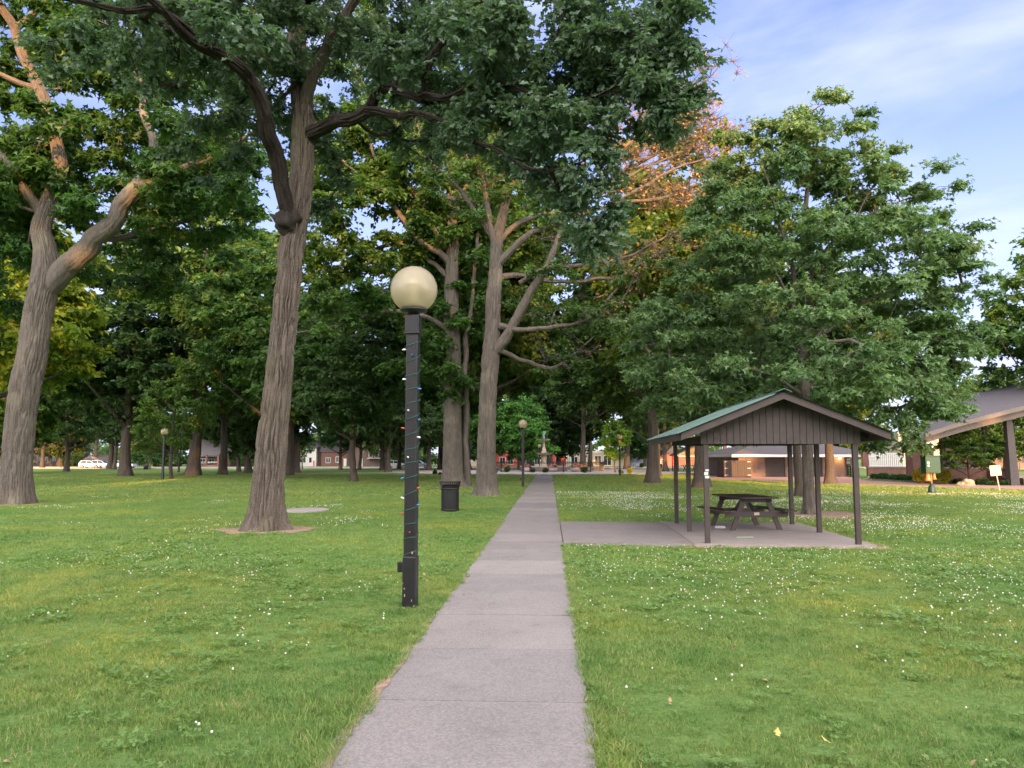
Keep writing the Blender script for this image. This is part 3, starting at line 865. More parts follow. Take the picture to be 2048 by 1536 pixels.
for a_ in [(100, 330, dA + 2.2, 130, 90, 1.6, 26), (50, 420, dA + 2.4, 110, 70, 1.6, 22), (20, 350, dA - 1.5, 60, 60, 1.2, 8), (330, 300, dA - 2.2, 55, 70, .8, 11),  (110, 230, dA - 1.5, 60, 50, 1.0, 6), (450, 290, dA - 2, 70, 60, 1.4, 10), (225, 230, dA + 2.0, 130, 130, 1.8, 40), (370, 240, dA + .6, 130, 120, 2.2, 36), (300, 420, dA + .5, 200, 55, 2.4, 28), (430, 420, dA + 1.5, 90, 60, 2.0, 14),
           (450, 330, dA - 2, 80, 70, 1.6, 12), (170, 90, dA + .5, 80, 90, 2.4, 16), (60, 120, dA + 2.5, 90, 80, 1.5, 12), (250, 80, dA + 1, 160, 110, 3, 34), (0, 230, dA - 1, 60, 100, 2, 10), (-120, 200, dA, 180, 200, 3, 34), (200, -100, dA, 300, 130, 4, 50), (230, 540, dA + 2, 120, 45, 2, 12), (10, 480, dA + 1.5, 90, 60, 2, 12), (20, 0, dA, 120, 80, 3, 14), (-30, 430, dA + 1, 110, 100, 2.5, 22), (30, 560, dA + 4, 70, 70, 2, 12), (160, 380, dA + 2.5, 150, 80, 2, 20), (340, 520, dA + 4, 120, 60, 2, 12)]:
    blobp(A, bA, *a_[:7], rc=.75)
A.grow(jit=.14, sag=.1, seg=.7)
rA = empty('maple_tree', bA, label='massive leaning tree with a Y fork at the left edge of the lawn', cat='tree', group='large park trees in the lawn')
finish_tree(A, rA, MAT['bark_grey'], MAT['leaf_green'], {'twr': .006}, dict(tw=13, lf=12, size=.26, shape='maple', flat=.45, droop=.1, tilt=.5), trunk_k=200, limb_k=48, tdepth=.030, flare=.26, flare_h=.5, ridge=9, lob=.2, color=(.72, .84, .80))

SLIM = .92
# D: half-dead tree right of the path's vanishing point
bD = gp(973, 992)
D = Tree(31); dD = bD[1]
trunkp(D, bD, [(973, 996, dD, 44), (973, 900, dD, 40), (974, 850, dD, 38), (977, 780, dD, 36), (981, 720, dD, 37), (985, 660, dD, 33), (987, 600, dD, 32), (992, 530, dD, 28), (994, 480, dD, 25), (1005, 430, dD, 19), (1016, 385, dD, 16), (1032, 350, dD, 12), (1045, 290, dD, 8), (1060, 230, dD, 5)], step=.10, grow_from=.8)
DL = [
 [(990, 500, dD, 18), (975, 417, dD - .1, 15), (968, 359, dD - .2, 13), (941, 328, dD - .4, 9), (925, 280, dD - .5, 6)],
 [(988, 480, dD, 14), (944, 410, dD - .3, 11), (907, 366, dD - .6, 10), (869, 328, dD - .9, 9), (842, 284, dD - 1.2, 7), (833, 240, dD - 1.4, 5)],
 [(984, 710, dD, 26), (1000, 690, dD - .2, 26), (1026, 652, dD - .4, 24), (1054, 592, dD - .6, 22), (1088, 544, dD - .7, 20), (1110, 495, dD - .8, 17), (1129, 432, dD - .8, 14), (1150, 370, dD - .8, 10), (1175, 300, dD - .8, 7), (1190, 220, dD - .8, 4)],
 [(994, 530, dD, 20), (1023, 502, dD - .3, 17), (1054, 472, dD - .5, 16), (1125, 444, dD - .9, 14), (1213, 412, dD - 1.3, 11), (1319, 398, dD - 1.8, 8), (1384, 386, dD - 2.1, 6), (1442, 380, dD - 2.4, 3)],
 [(1000, 480, dD, 17), (1018, 462, dD + .2, 15), (1060, 437, dD + .5, 14), (1125, 420, dD + .9, 13), (1179, 378, dD + 1.2, 12), (1254, 338, dD + 1.5, 10), (1319, 304, dD + 1.7, 8), (1373, 280, dD + 1.9, 5), (1412, 258, dD + 2, 3)],
 [(1254, 340, dD + 1.5, 8), (1300, 270, dD + 1.5, 7), (1345, 225, dD + 1.5, 5), (1385, 185, dD + 1.5, 3), (1420, 155, dD + 1.5, 2)],
 [(1213, 412, dD - 1.3, 8), (1290, 372, dD - 1.3, 7), (1360, 335, dD - 1.3, 5), (1430, 310, dD - 1.3, 2)],
 [(1150, 425, dD + .9, 9), (1220, 330, dD + .9, 8), (1290, 250, dD + .9, 6), (1340, 190, dD + .9, 4), (1370, 150, dD + .9, 2)],
 [(1254, 340, dD + 1.5, 7), (1330, 320, dD + 1.1, 6), (1400, 290, dD + .8, 4), (1450, 275, dD + .6, 2)],
 [(1179, 380, dD + 1.2, 7), (1230, 370, dD + .8, 6), (1300, 330, dD + .5, 5), (1380, 300, dD + .2, 4), (1440, 270, dD, 2)],
 [(988, 575, dD, 16), (1006, 552, dD + .1, 15), (1054, 551, dD + .4, 13), (1088, 558, dD + .7, 12), (1149, 566, dD + 1.2, 10), (1197, 556, dD + 1.6, 9), (1237, 552, dD + 1.9, 7), (1312, 510, dD + 2.3, 5), (1365, 495, dD + 2.6, 3)],
 [(1040, 566, dD - .3, 12), (1088, 538, dD - .9, 12), (1197, 527, dD - 1.6, 9), (1250, 515, dD - 1.9, 8), (1340, 470, dD - 2.4, 6), (1400, 440, dD - 2.8, 3)],
 [(1000, 652, dD - .2, 16), (1040, 658, dD - .6, 13), (1081, 657, dD - .9, 12), (1149, 648, dD - 1.3, 10), (1197, 628, dD - 1.6, 7), (1215, 600, dD - 1.8, 5)],
 [(996, 700, dD - .2, 13), (1020, 708, dD + .2, 12), (1054, 724, dD + .6, 11), (1098, 737, dD + 1, 9), (1132, 722, dD + 1.3, 6), (1170, 690, dD + 1.6, 4)],
]
DL = [[(x, y, d, w * (.92 - .27 * i / len(l))) for i, (x, y, d, w) in enumerate(l)] for l in DL]
for l_ in DL: limbp(D, bD, l_, step=.2, grow_from=.35)
for a_ in [(940, 300, dD - .5, 100, 70, 1.2, 16), (1010, 330, dD, 90, 60, 1.3, 12), (870, 300, dD - 1, 60, 60, 1.2, 8), (1180, 650, dD - 1, 60, 40, 1.0, 6), (1100, 610, dD + 1, 70, 45, 1.2, 8), (1060, 260, dD, 120, 70, 1.5, 16), (980, 250, dD + 1, 130, 60, 1.5, 16), (1000, 400, dD + 1, 110, 40, 1.2, 8), (980, 330, dD - .8, 90, 50, .8, 20), (1060, 380, dD - 1.2, 80, 50, .8, 16), (960, 440, dD - .8, 50, 30, .5, 5), (1130, 540, dD - 1.5, 70, 40, .8, 7), (900, 350, dD - 1, 60, 50, .8, 8), (1120, 420, dD - 1.2, 50, 40, .7, 6)]:
    blobp(D, bD, *a_[:7], rc=.6)
D.along(10, .5, 1.5, .55, limbs=[1, 2, 3, 11, 12, 13, 14], frac=.4)
D.grow(jit=.16, sag=.1, seg=.6)
rD = empty('half_dead_tree', bD, label='tall half-dead tree with bare limbs reaching right over the path', cat='tree', group='large park trees in the lawn')
finish_tree(D, rD, MAT['bark_grey'], MAT['leaf_green'], {'twr': .006}, dict(tw=7, lf=8, size=.20, shape='oval', flat=.5, droop=.1), trunk_k=140, limb_k=22, tdepth=.034, flare=.42, flare_h=.42, ridge=6.5, lob=.2)
# bare twigs and the few dry leaves of the dead side
D2 = Tree(32)
for l_ in DL[3:12]:
    P, r = PL(bD, l_); Pc = catmull(np.column_stack([np.array(P), r]), .3)
    for q_ in Pc[len(Pc) // 3:]: D2.pos.append(q_[:3]); D2.par.append(-1); D2.w.append(q_[3])
for a_ in [(1330, 280, dD + .8, 110, 60, 1.6, 90), (1390, 215, dD + .8, 55, 70, 1.2, 60), (1270, 210, dD + .3, 60, 60, 1, 24), (1250, 330, dD + .8, 90, 45, 1.4, 26), (1360, 390, dD - 1.8, 95, 28, 1.2, 54), (1300, 500, dD + .5, 110, 40, 1.6, 18), (1240, 260, dD, 60, 60, 1.2, 20), (1420, 300, dD + .5, 40, 40, 1, 14)]:
    blobp(D2, bD, *a_[:7], rc=.55)
D2.limbs = D.limbs
D2.along(16, .4, 1.4, .6, frac=.3)
for l_ in (DL[0], DL[1], DL[2], DL[12], DL[13]):
    P, r = PL(bD, l_); Pc = catmull(np.column_stack([np.array(P), r]), .3)
    for q_ in Pc[len(Pc) // 3:]: D2.pos.append(q_[:3]); D2.par.append(-1); D2.w.append(q_[3])
D2.grow(jit=.10, sag=-.06, seg=.5)
D2.rad = D2.rad * 1.05
V, F, tint, a, b = crown_arrays(D2.g, D2.C, norm(D2.O + np.array([.9, 0, .6])), D2.RC * 1.1, tw=10, lf=1, size=.16, shape='oval', flat=.7, tilt=.9)
mobj('dead_branches', D2.branch_mesh('dead_branches', MAT['bark_grey'], .010, a, b, 1.0), rD, kind='stuff', label='bare dead branches and twigs on the right side')
kdry = (D2.g.random(len(F)) < .6) & (np.repeat(D2.C[:, 0], 10) > 4.5)
mobj('dry_leaves', build_mesh('dry_leaves', V, [F[kdry]], MAT['leaf_dry'], False, {'tint': ('FACE', tint[kdry])}), rD, kind='stuff')

# C: twin-trunked tree behind the litter bin
bC = gp(905, 974)
C = Tree(41); dC = bC[1]
trunkp(C, bC, [(906, 978, dC, 44), (905, 900, dC, 40), (905, 830, dC, 38), (904, 760, dC, 38), (903, 690, dC, 38), (902, 620, dC, 32), (904, 540, dC, 28), (905, 460, dC, 24), (903, 380, dC, 18), (900, 300, dC, 13), (895, 200, dC, 7)], step=.14, grow_from=.5)
CL = [
 [(934, 972, dC + .5, 24), (932, 900, dC + .5, 17), (930, 800, dC + .5, 16), (932, 720, dC + .4, 15), (938, 640, dC + .3, 12), (948, 560, dC + .2, 10), (955, 470, dC, 11), (960, 380, dC, 7)],
 [(903, 530, dC, 18), (880, 505, dC - .3, 16), (838, 478, dC - .7, 14), (800, 424, dC - 1.1, 13), (773, 393, dC - 1.4, 11), (719, 349, dC - 1.8, 9), (670, 310, dC - 2.2, 5)],
 [(900, 500, dC, 16), (869, 461, dC - .2, 14), (842, 403, dC - .5, 12), (790, 338, dC - .9, 10), (753, 318, dC - 1.1, 8), (739, 265, dC - 1.3, 5)],
 [(902, 560, dC, 14), (860, 520, dC + .5, 12), (807, 487, dC + 1, 11), (739, 503, dC + 1.6, 9), (690, 523, dC + 2, 6)],
 [(900, 665, dC, 16), (875, 645, dC - .4, 14), (852, 633, dC - .7, 13), (800, 621, dC - 1.2, 12), (739, 626, dC - 1.8, 10), (688, 647, dC - 2.4, 8), (620, 662, dC - 3, 5)],
 [(905, 430, dC, 14), (930, 380, dC + .4, 12), (950, 330, dC + .6, 8), (990, 270, dC + 1, 5)],
]
CL = [[(x, y, d, w * (.9 - .2 * i / len(l))) for i, (x, y, d, w) in enumerate(l)] for l in CL]
for l_ in CL: limbp(C, bC, l_, step=.3, grow_from=.35)
for a_ in [(800, 330, dC - .5, 170, 130, 3.4, 46), (700, 420, dC - .5, 120, 120, 3, 26), (880, 250, dC, 180, 130, 3.6, 46), (760, 520, dC + 1, 130, 60, 3, 18), (910, 450, dC, 120, 80, 2.4, 20), (700, 600, dC - 2, 90, 40, 2, 9), (930, 600, dC + .5, 70, 90, 2, 12), (840, 700, dC + 1, 70, 60, 2, 8), (640, 500, dC, 70, 80, 2, 8), (800, 120, dC, 250, 130, 4, 36), (1060, 600, dC + 3, 60, 60, 2, 8), (900, 740, dC - .8, 40, 60, .8, 8), (940, 420, dC + 2, 140, 140, 3, 30), (1060, 420, dC + 3, 120, 120, 3, 24), (640, 380, dC, 90, 120, 3, 16), (730, 300, dC + 2, 150, 110, 3, 24), (830, 600, dC + 2, 120, 50, 2, 10)]:
    blobp(C, bC, *a_[:7], rc=.95)
C.along(9, .5, 1.6, .9, frac=.45)
C.grow(jit=.14, sag=.1, seg=1.0)
rC = empty('twin_trunk_tree', bC, label='twin-trunked tree directly behind the black litter bin', cat='tree', group='large park trees in the lawn')
finish_tree(C, rC, MAT['bark_grey'], MAT['leaf_green'], {'twr': .009}, dict(tw=13, lf=14, size=.31, shape='rhomb', flat=.5, droop=.1), trunk_k=100, limb_k=20, tdepth=.03, flare=.35, flare_h=.5, ridge=6.5, color=(.78, .86, .75))

# M: the dense maple behind the shelter
bM = gp(1620, 1029)
Mp = Tree(51); dM = bM[1]
trunkp(Mp, bM, [(1620, 1033, dM, 27), (1617, 960, dM, 23), (1614, 880, dM, 22), (1610, 800, dM, 22), (1607, 720, dM, 22), (1612, 670, dM, 18), (1620, 630, dM, 16), (1618, 578, dM, 14), (1624, 520, dM, 12), (1615, 470, dM, 11), (1612, 415, dM, 10), (1616, 370, dM, 8), (1627, 325, dM, 6), (1640, 260, dM, 3)], step=.08, grow_from=.3)
for l_ in [
 [(1606, 730, dM, 17), (1600, 680, dM - .2, 15), (1591, 622, dM - .4, 13), (1589, 575, dM - .5, 11), (1575, 500, dM - .6, 8), (1550, 400, dM - .7, 5)],
 [(1612, 660, dM, 12), (1630, 600, dM - .2, 11), (1645, 550, dM - .3, 10), (1665, 518, dM - .4, 8), (1700, 470, dM - .5, 5), (1730, 400, dM - .5, 3)],
 [(1606, 720, dM, 12), (1560, 650, dM + .3, 8), (1500, 590, dM + .6, 6), (1420, 540, dM + 1, 4), (1350, 520, dM + 1.2, 2)],
 [(1608, 700, dM, 12), (1680, 640, dM - .3, 9), (1760, 590, dM - .6, 6), (1850, 560, dM - .9, 4), (1920, 545, dM - 1, 2)],
 [(1608, 780, dM, 10), (1680, 740, dM, 7), (1780, 710, dM, 5), (1880, 700, dM, 3)],
 [(1608, 790, dM, 10), (1540, 750, dM, 7), (1440, 720, dM, 5), (1340, 710, dM, 3)],
 [(1609, 740, dM, 10), (1620, 690, dM - 1.2, 8), (1650, 650, dM - 2.4, 6), (1690, 640, dM - 3.3, 3)],
 [(1612, 540, dM, 8), (1680, 470, dM, 6), (1740, 430, dM, 4), (1810, 400, dM, 2)],
]: limbp(Mp, bM, l_, step=.2, grow_from=.15)
for a_ in [(1640, 270, dM, 110, 70, 1.8, 30), (1550, 300, dM, 80, 70, 1.6, 18), (1700, 320, dM, 100, 80, 1.8, 24), (1640, 400, dM, 210, 90, 2.8, 52), (1460, 400, dM + .4, 90, 60, 1.6, 16), (1810, 400, dM, 90, 60, 1.8, 20), (1870, 480, dM, 80, 60, 1.8, 18),
           (1640, 520, dM, 270, 90, 3.4, 60), (1430, 540, dM, 110, 70, 2, 24), (1860, 590, dM, 100, 80, 2.0, 28), (1640, 650, dM, 320, 90, 4, 76), (1380, 660, dM, 130, 70, 2, 30), (1860, 690, dM, 90, 80, 2, 26), (1860, 830, dM + .5, 60, 30, 1.2, 8), (1620, 770, dM, 330, 60, 4, 76), (1800, 810, dM - .5, 120, 45, 2, 22), (1780, 880, dM + 2, 90, 25, 1.4, 9), (1400, 800, dM + .5, 130, 40, 1.8, 18), (1310, 640, dM + 1, 60, 50, 1.4, 8), (1290, 760, dM + 1, 50, 40, 1.2, 6), (1480, 300, dM + .6, 60, 50, 1.2, 9), (1540, 470, dM - 1.5, 150, 90, 1.4, 22), (1740, 500, dM - 1.5, 150, 90, 1.4, 22), (1900, 620, dM, 70, 120, 1.6, 18), (1350, 720, dM, 110, 80, 2, 18), (1500, 850, dM + 1.5, 160, 30, 1.5, 12), (1700, 700, dM - 2.5, 200, 90, 1.2, 24)]:
    blobp(Mp, bM, *a_[:7], rc=.5, shell=.25)
Mp.grow(jit=.12, sag=.05, seg=.55)
rM = empty('maple_tree', bM, label='dense full-crowned maple standing just behind the picnic shelter', cat='tree', group='large park trees in the lawn')
finish_tree(Mp, rM, MAT['bark_grey'], MAT['leaf_maple'], {'twr': .005}, dict(tw=13, lf=12, size=.16, shape='maple', flat=.5, droop=.12, tilt=.55), trunk_k=64, limb_k=16, tdepth=.010, flare=.30, flare_h=.25, ridge=11)

# the trunk at 1305 and others of medium distance get trees of their own kind
P1 = proto('oak_tree', 61, 20, .46, 5.0, 7.2, 300, (10, 12), .42, 8, 1.05, shape='rhomb')
P2 = proto('oak_tree', 62, 22, .44, 6.5, 6.2, 290, (10, 12), .42, 7, 1.05, lean=.03)
P3 = proto('maple_tree', 63, 14, .27, 3.4, 5.2, 260, (10, 11), .34, 7, .85, flat=.4)
P4 = proto('maple_tree', 64, 15, .28, 3.0, 5.6, 260, (10, 11), .34, 7, .85, flat=.4, lean=-.02)
P5 = proto('young_tree', 65, 7.6, .12, 2.3, 2.3, 90, (7, 8), .22, 5, .5)
P6 = proto('broad_tree', 66, 12, .35, 1.6, 5.6, 300, (10, 11), .38, 7, .9, flat=.6)
P7 = proto('ornamental_tree', 67, 4.1, .10, 1.1, 2.6, 120, (8, 9), .16, 6, .42, flat=.35, leaf=MAT['leaf_green'])
P8 = proto('young_tree', 68, 6.4, .10, 1.5, 1.75, 110, (8, 8), .24, 5, .55, leaf=MAT['leaf_green'])
protos = {1: P1, 2: P2, 3: P3, 4: P4, 5: P5, 6: P6, 7: P7, 8: P8}
TRW = {1: .92, 2: .88, 3: .54, 4: .56, 5: .24, 6: .70, 7: .2, 8: .2}
used = set()
def put(k, px, py, label, w_px=None, col=None, group='trees of the park', sc=None, zs=1.0, cat='tree', rz=None, xy=None):
    b = gp(px, py) if xy is None else np.array([xy[0], xy[1], 0])
    if sc is None: sc = (w_px / F_PX * b[1]) / TRW[k]
    s3 = (sc, sc, sc * zs)
    rz = rz if rz is not None else (px * .37 + py * 1.3) % 6.28
    c = col or (1, 1, 1)
    if k in used:
        return copy_tree(protos[k], b, rz, s3, c, label=label, group=group, category=cat)
    used.add(k)
    r = protos[k]
    r.location = b; r.rotation_euler = (0, 0, rz); r.scale = s3
    tag(r, label, cat, group)
    for ch in r.children:
        if stem_(ch.name) == 'crown': ch.color = (*c, 1)
    return r
LG = 'trees of the park'
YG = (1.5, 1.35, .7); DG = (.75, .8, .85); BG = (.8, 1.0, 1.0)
put(2, 1305, 966, 'tall straight trunk left of the shelter roof with tan soil round its foot', 25, DG)
put(1, 1403, 976, 'thick trunk seen through the left posts of the shelter', 29, (1.35, 1.1, .55), zs=1.22)  # golden crown tint puts low sunlight into the leaf colour
put(1, 1661, 968, 'trunk glowing orange in low sun, behind the right posts of the shelter', 20, (1.1, 1, .7))
put(3, 1602, 994, 'slender trunk just left of and behind the dense maple', 10, DG, sc=.8)
put(3, 709, 964, 'mid-sized forked tree between the burl oak and the lamp', 18, DG, sc=.95)
put(1, 250, 953, 'stout straight trunk left of the far lamp, with a flared foot', 22, DG)
put(2, 386, 952, 'stout trunk leaning right of the far lamp, with a wide flared foot', 25, (.9, 1, .8), rz=.4)
put(5, 343, 959, 'slim young tree beside the far lamp on the left lawn', 7, (1.25, 1.25, .8), sc=1.25)
put(4, 133, 943, 'dark slender tree on the left lawn with a thin curved trunk', 10, DG)
put(3, 84, 936, 'small distant trunk beside the leaning fork tree', 8, DG)
put(4, 220, 938, 'left one of two close trunks far back on the left lawn', 11, DG)
put(3, 228, 939, 'right one of two close trunks far back on the left lawn', 8, DG)
put(5, 357, 944, 'thinnest stem behind the slim young tree', 4, (1.25, 1.25, .8))
put(5, 300, 938, 'pole-thin sapling left of the far lamp', 3, (1.25, 1.25, .8), sc=.9)
put(3, 478, 943, 'dark thin tree left of the burl oak', 8, BG)
put(6, 497, 945, 'low-branching tree half hidden by the left side of the burl oak', 9, DG, sc=1.1)
put(2, 578, 951, 'brown trunk showing at the right edge of the burl oak', 16, DG)
put(1, 592, 945, 'dark trunk second to the right of the burl oak', 14, DG)
put(5, 605, 938, 'thin sapling in front of the white house', 2.5, (1.25, 1.25, .8), sc=.8)
put(4, 681, 940, 'small dark forked tree near the street left of the mid-sized forked tree', 7, BG)
put(3, 718, 940, 'small trunk peeping out behind the mid-sized forked tree', 7, DG)
put(2, 765, 940, 'grey trunk left of the lamp, left of a close pair', 10, DG)
put(1, 776, 944, 'grey trunk left of the lamp, right of a close pair', 11, DG)
put(4, 798, 938, 'distant trunk in front of the first parked car', 8, DG)
put(1, 858, 941, 'distant trunk right of the lamp post and of the parked cars', 10, DG)
put(2, 882, 939, 'dark distant trunk just left of the litter bin tree', 12, DG)
put(6, 938, 940, 'distant leafy tree between the twin trunks and the half-dead tree', 9, (1.0, 1.3, .9), sc=1.0)
put(6, 1040, 940, 'bright green leafy tree behind the second lamp', 12, (1.1, 1.5, 1.0), sc=.85)
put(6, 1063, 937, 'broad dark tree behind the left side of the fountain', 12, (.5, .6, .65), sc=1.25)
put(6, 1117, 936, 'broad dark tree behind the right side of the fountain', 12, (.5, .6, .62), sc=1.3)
put(2, 1165, 939, 'dark tree at the right end of the fountain railing', 12, (.7, .75, .72), sc=1.0)
put(8, 1231, 945, 'small bright yellow-green tree with a pale stem beside the third lamp', 5, (1.7, 1.6, .5), sc=.95)
put(3, 1254, 938, 'grey trunk behind the small yellow-green tree', 12, (.9, .9, .8))
put(4, 1331, 943, 'forked trunk between the straight trunk and the shelter roof', 10, (.9, .9, .7), sc=1.15)
put(3, 1472, 940, 'pale trunk rising behind the wooden enclosure', 8, DG)
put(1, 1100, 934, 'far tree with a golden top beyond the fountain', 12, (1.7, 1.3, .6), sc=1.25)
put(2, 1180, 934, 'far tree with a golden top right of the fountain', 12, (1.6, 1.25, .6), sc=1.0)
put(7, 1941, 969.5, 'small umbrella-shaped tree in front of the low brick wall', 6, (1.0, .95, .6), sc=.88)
put(2, 1490, 945, 'tall golden-topped tree behind the dense maple, left side', 14, (1.5, 1.25, .6), sc=1.15)  # gold of the sunlit top is painted into the crown colour
put(1, 1585, 945, 'tall tree behind the middle of the dense maple', 14, (1.3, 1.15, .6), sc=1.0)
put(6, 2015, 941, 'round full tree right of the maple, beyond the pavilion roof', 14, (.9, .95, .75), sc=1.28, zs=.85)
put(1, 2190, 968, 'tree at the right edge whose boughs hang into the sky', 14, (1.0, 1.1, .9), sc=.9)
put(6, 1935, 941, 'dark tree left of and behind the pavilion roof', 14, (.8, .9, .75), sc=1.0)
put(1, 925, 957, 'tree hidden behind the twin trunks, its crown filling the sky above them', sc=1.15, col=(.78, .88, .7))
put(2, 975, 962, 'tree hidden behind the half-dead trunk, its crown showing between the bare limbs', sc=1.05, col=(.85, .9, .7))
put(1, 553, 958, 'tree hidden behind the burl oak trunk, its light green crown showing left and right', sc=1.0, col=(.85, .95, .75))
put(1, 1308, 954, 'tree hidden behind the straight trunk, its crown rising above', sc=1.15, col=(.9, .9, .65))
put(2, 445, 950, 'light green tree in the gap left of the burl oak', sc=.9, col=(1.25, 1.25, .85), w_px=None)
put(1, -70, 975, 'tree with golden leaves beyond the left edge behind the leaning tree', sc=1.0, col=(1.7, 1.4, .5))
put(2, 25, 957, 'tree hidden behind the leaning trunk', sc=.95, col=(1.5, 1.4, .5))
put(6, -20, 948, 'leafy tree at the left edge behind the leaning trunk', sc=1.2, col=(1.0, 1.1, .7))
# trees along the far street that close the view
g = np.random.default_rng(5)
far_lab = ['far street tree behind the dark house', 'far street tree left of the parked white cars', 'far street tree behind the parked white cars', 'far street tree left of the brick porch house', 'far street tree over the brick porch house',
           'far street tree left of the white house', 'far street tree over the white house', 'far street tree beside the house with the white door', 'far street tree over the first parked car', 'far street tree over the second parked car', 'far street tree behind the twin trunks', 'far street tree beyond the mural wall', 'far street tree behind the orange-gabled kiosk', 'far street tree left of the hip roof', 'far street tree behind the hip roof']
fx = [40, 120, 190, 330, 430, 520, 640, 700, 800, 850, 915, 1290, 1385, 1450, 1700]
for n_, (lab, x_) in enumerate(zip(far_lab, fx)):
    d_ = 141 + (n_ * 7) % 11 + (6 if n_ > 10 else 0)
    kk = [1, 6, 2, 6, 1, 6, 2, 1, 6, 2, 1, 6, 2, 1, 6][n_]
    put(kk, x_, HORIZON + CAMZ * F_PX / d_, lab, sc=[1.0, 1.2][kk == 6] * (1.0 + .1 * math.sin(n_ * 2.1)), col=(.8 + .2 * math.sin(n_), .85, .8), group='trees along the far street')
# unseen trees added behind the camera to keep the near lawn in shade
back = [(-4.2, -36, 1, .97), (7, -37, 2, .95), (2.5, -47, 1, .95), (-21, -28, 1, .92), (-11, -31, 2, .84), (3.2, -30, 1, .90), (11, -31, 2, .86), (19.5, -30, 1, .86), (-32, -30, 1, .95), (9, -22, 6, .95), (8.2, -36, 6, .95), (15, -42, 6, 1.0), (-5.5, -40, 6, 1.0), (-17, -40, 6, .95), (-27, -44, 6, 1.0), (42, -30, 1, .9)]
for n_, (x_, y_, kk, s_) in enumerate(back):
    put(kk, 0, 0, 'unseen tree added behind the viewer to block the low sun', sc=s_, xy=(x_, y_), rz=n_ * 1.9, group='added sun-blocking trees behind the viewer')
# ------------------------------------------------------------------ globe lamps
def m_globe():
    m, n, p, o = new_mat('globe_acrylic')
    v = coords(n, 'Object')
    c = ramp(n, noise(n, v, 3, 4), [(.3, (.44, .38, .25)), (.7, (.56, .50, .36))])
    n.links.new(c, p.inputs['Base Color'])
    p.inputs['Roughness'].default_value = .12; p.inputs['Coat Weight'].default_value = .5; p.inputs['Coat Roughness'].default_value = .06
    t = N_(n, 'ShaderNodeBsdfTranslucent'); n.links.new(c, t.inputs['Color'])
    tr = N_(n, 'ShaderNodeBsdfTransparent'); tr.inputs['Color'].default_value = (.95, .88, .70, 1)
    m1 = N_(n, 'ShaderNodeMixShader'); m1.inputs[0].default_value = .30
    m2 = N_(n, 'ShaderNodeMixShader'); m2.inputs[0].default_value = .30
    n.links.new(p.outputs[0], m1.inputs[1]); n.links.new(t.outputs[0], m1.inputs[2])
    n.links.new(m1.outputs[0], m2.inputs[1]); n.links.new(tr.outputs[0], m2.inputs[2])
    n.links.new(m2.outputs[0], o.inputs['Surface'])
    return m
MAT['globe'] = m_globe()
MAT['white_plastic'] = m_plain('white_plastic', (.55, .55, .52), .4)
def make_lamp(rz):
    r = empty('globe_lamp')
    h = .068
    MB().box(-h, h, -h, h, -.05, 3.26).build('pole', MAT['lamp_black'], r, bevel=.012)
    mb = MB(); mb.box(-.076, .076, -.076, .076, -.05, .60); mb.build('base_sleeve', MAT['lamp_black'], r, bevel=.01)
    mb = MB(); mb.box(-.082, .082, -.082, .082, 3.13, 3.335); mb.box(-.088, .088, -.088, .088, 3.11, 3.135); mb.build('post_cap', MAT['lamp_black'], r, bevel=.008)
    MB().lathe([(.07, 3.335), (.07, 3.37), (.155, 3.385), (.158, 3.41), (.12, 3.42)], k=32).build('fitter', MAT['lamp_black'], r, True)
    MB().lathe([(.115, 3.41), (.115, 3.50), (.10, 3.51), (.05, 3.51), (.045, 3.60), (.05, 3.72), (.02, 3.78)], k=24).build('socket', MAT['white_plastic'], r, True)
    prof = []
    for t in np.linspace(-math.acos(.58), math.pi / 2, 22) if False else np.linspace(-.95, math.pi / 2, 26):
        prof.append((.272 * math.cos(t), 3.64 + .272 * math.sin(t)))
    mb = MB().lathe(prof, k=48)
    mb.build('globe', MAT['globe'], r, True)
    return r
lamp = make_lamp(0)
bL = gp(820, 1221)
lamp.location = bL
lamp.rotation_euler = (0, 0, R(-7))
tag(lamp, 'nearest globe lamp, its black square post wrapped in a string of coloured bulbs', 'street lamp', 'globe lamps on black posts')
mb = MB(); mb.box(-.145, -.077, -.03, .03, .42, .52); mb.box(-.15, -.078, -.035, .035, .52, .53); mb.build('outlet_box', MAT['lamp_black'], lamp, bevel=.004)
mb = MB()
for z_, x_, y_ in ((.16, -.05, -.0805), (.11, .03, -.0805), (.3, -.07, -.0805), (.06, .06, -.0805), (.24, -.055, -.0805), (.63, .03, -.0805)):
    mb.box(x_, x_ + rng.uniform(.006, .014), y_ + .0015, y_ + .004, z_, z_ + rng.uniform(.01, .035))
mb.build('paint_chips', MAT['rock'], lamp, kind='stuff')
def lamp_copy(px, py, label, s=1.0, xy=None):
    b = gp(px, py) if xy is None else xy
    r = lamp.copy(); COL.objects.link(r); r.location = b; r.scale = (s, s, s); r['label'] = label
    for ch in lamp.children:
        if stem_(ch.name) in ('paint_chips',): continue
        c = ch.copy(); COL.objects.link(c); c.parent = r
    return r
lamp_copy(1046, 974, 'globe lamp at the left edge of the path, second nearest')
lamp_copy(1240, 951.5, 'globe lamp right of the path, in front of the yellow-green tree')
lamp_copy(325, 960.5, 'globe lamp far out on the left lawn between tree trunks')
lamp_copy(1079, 942.2, 'tiny far globe lamp just left of the fountain', .86)
lamp_copy(1578, 953, 'globe lamp hidden behind a rear shelter post, only its globe peeping over the hip roof', .70)
lamp_copy(2040, 941, 'far globe lamp at the right edge under the pavilion roof', .78)

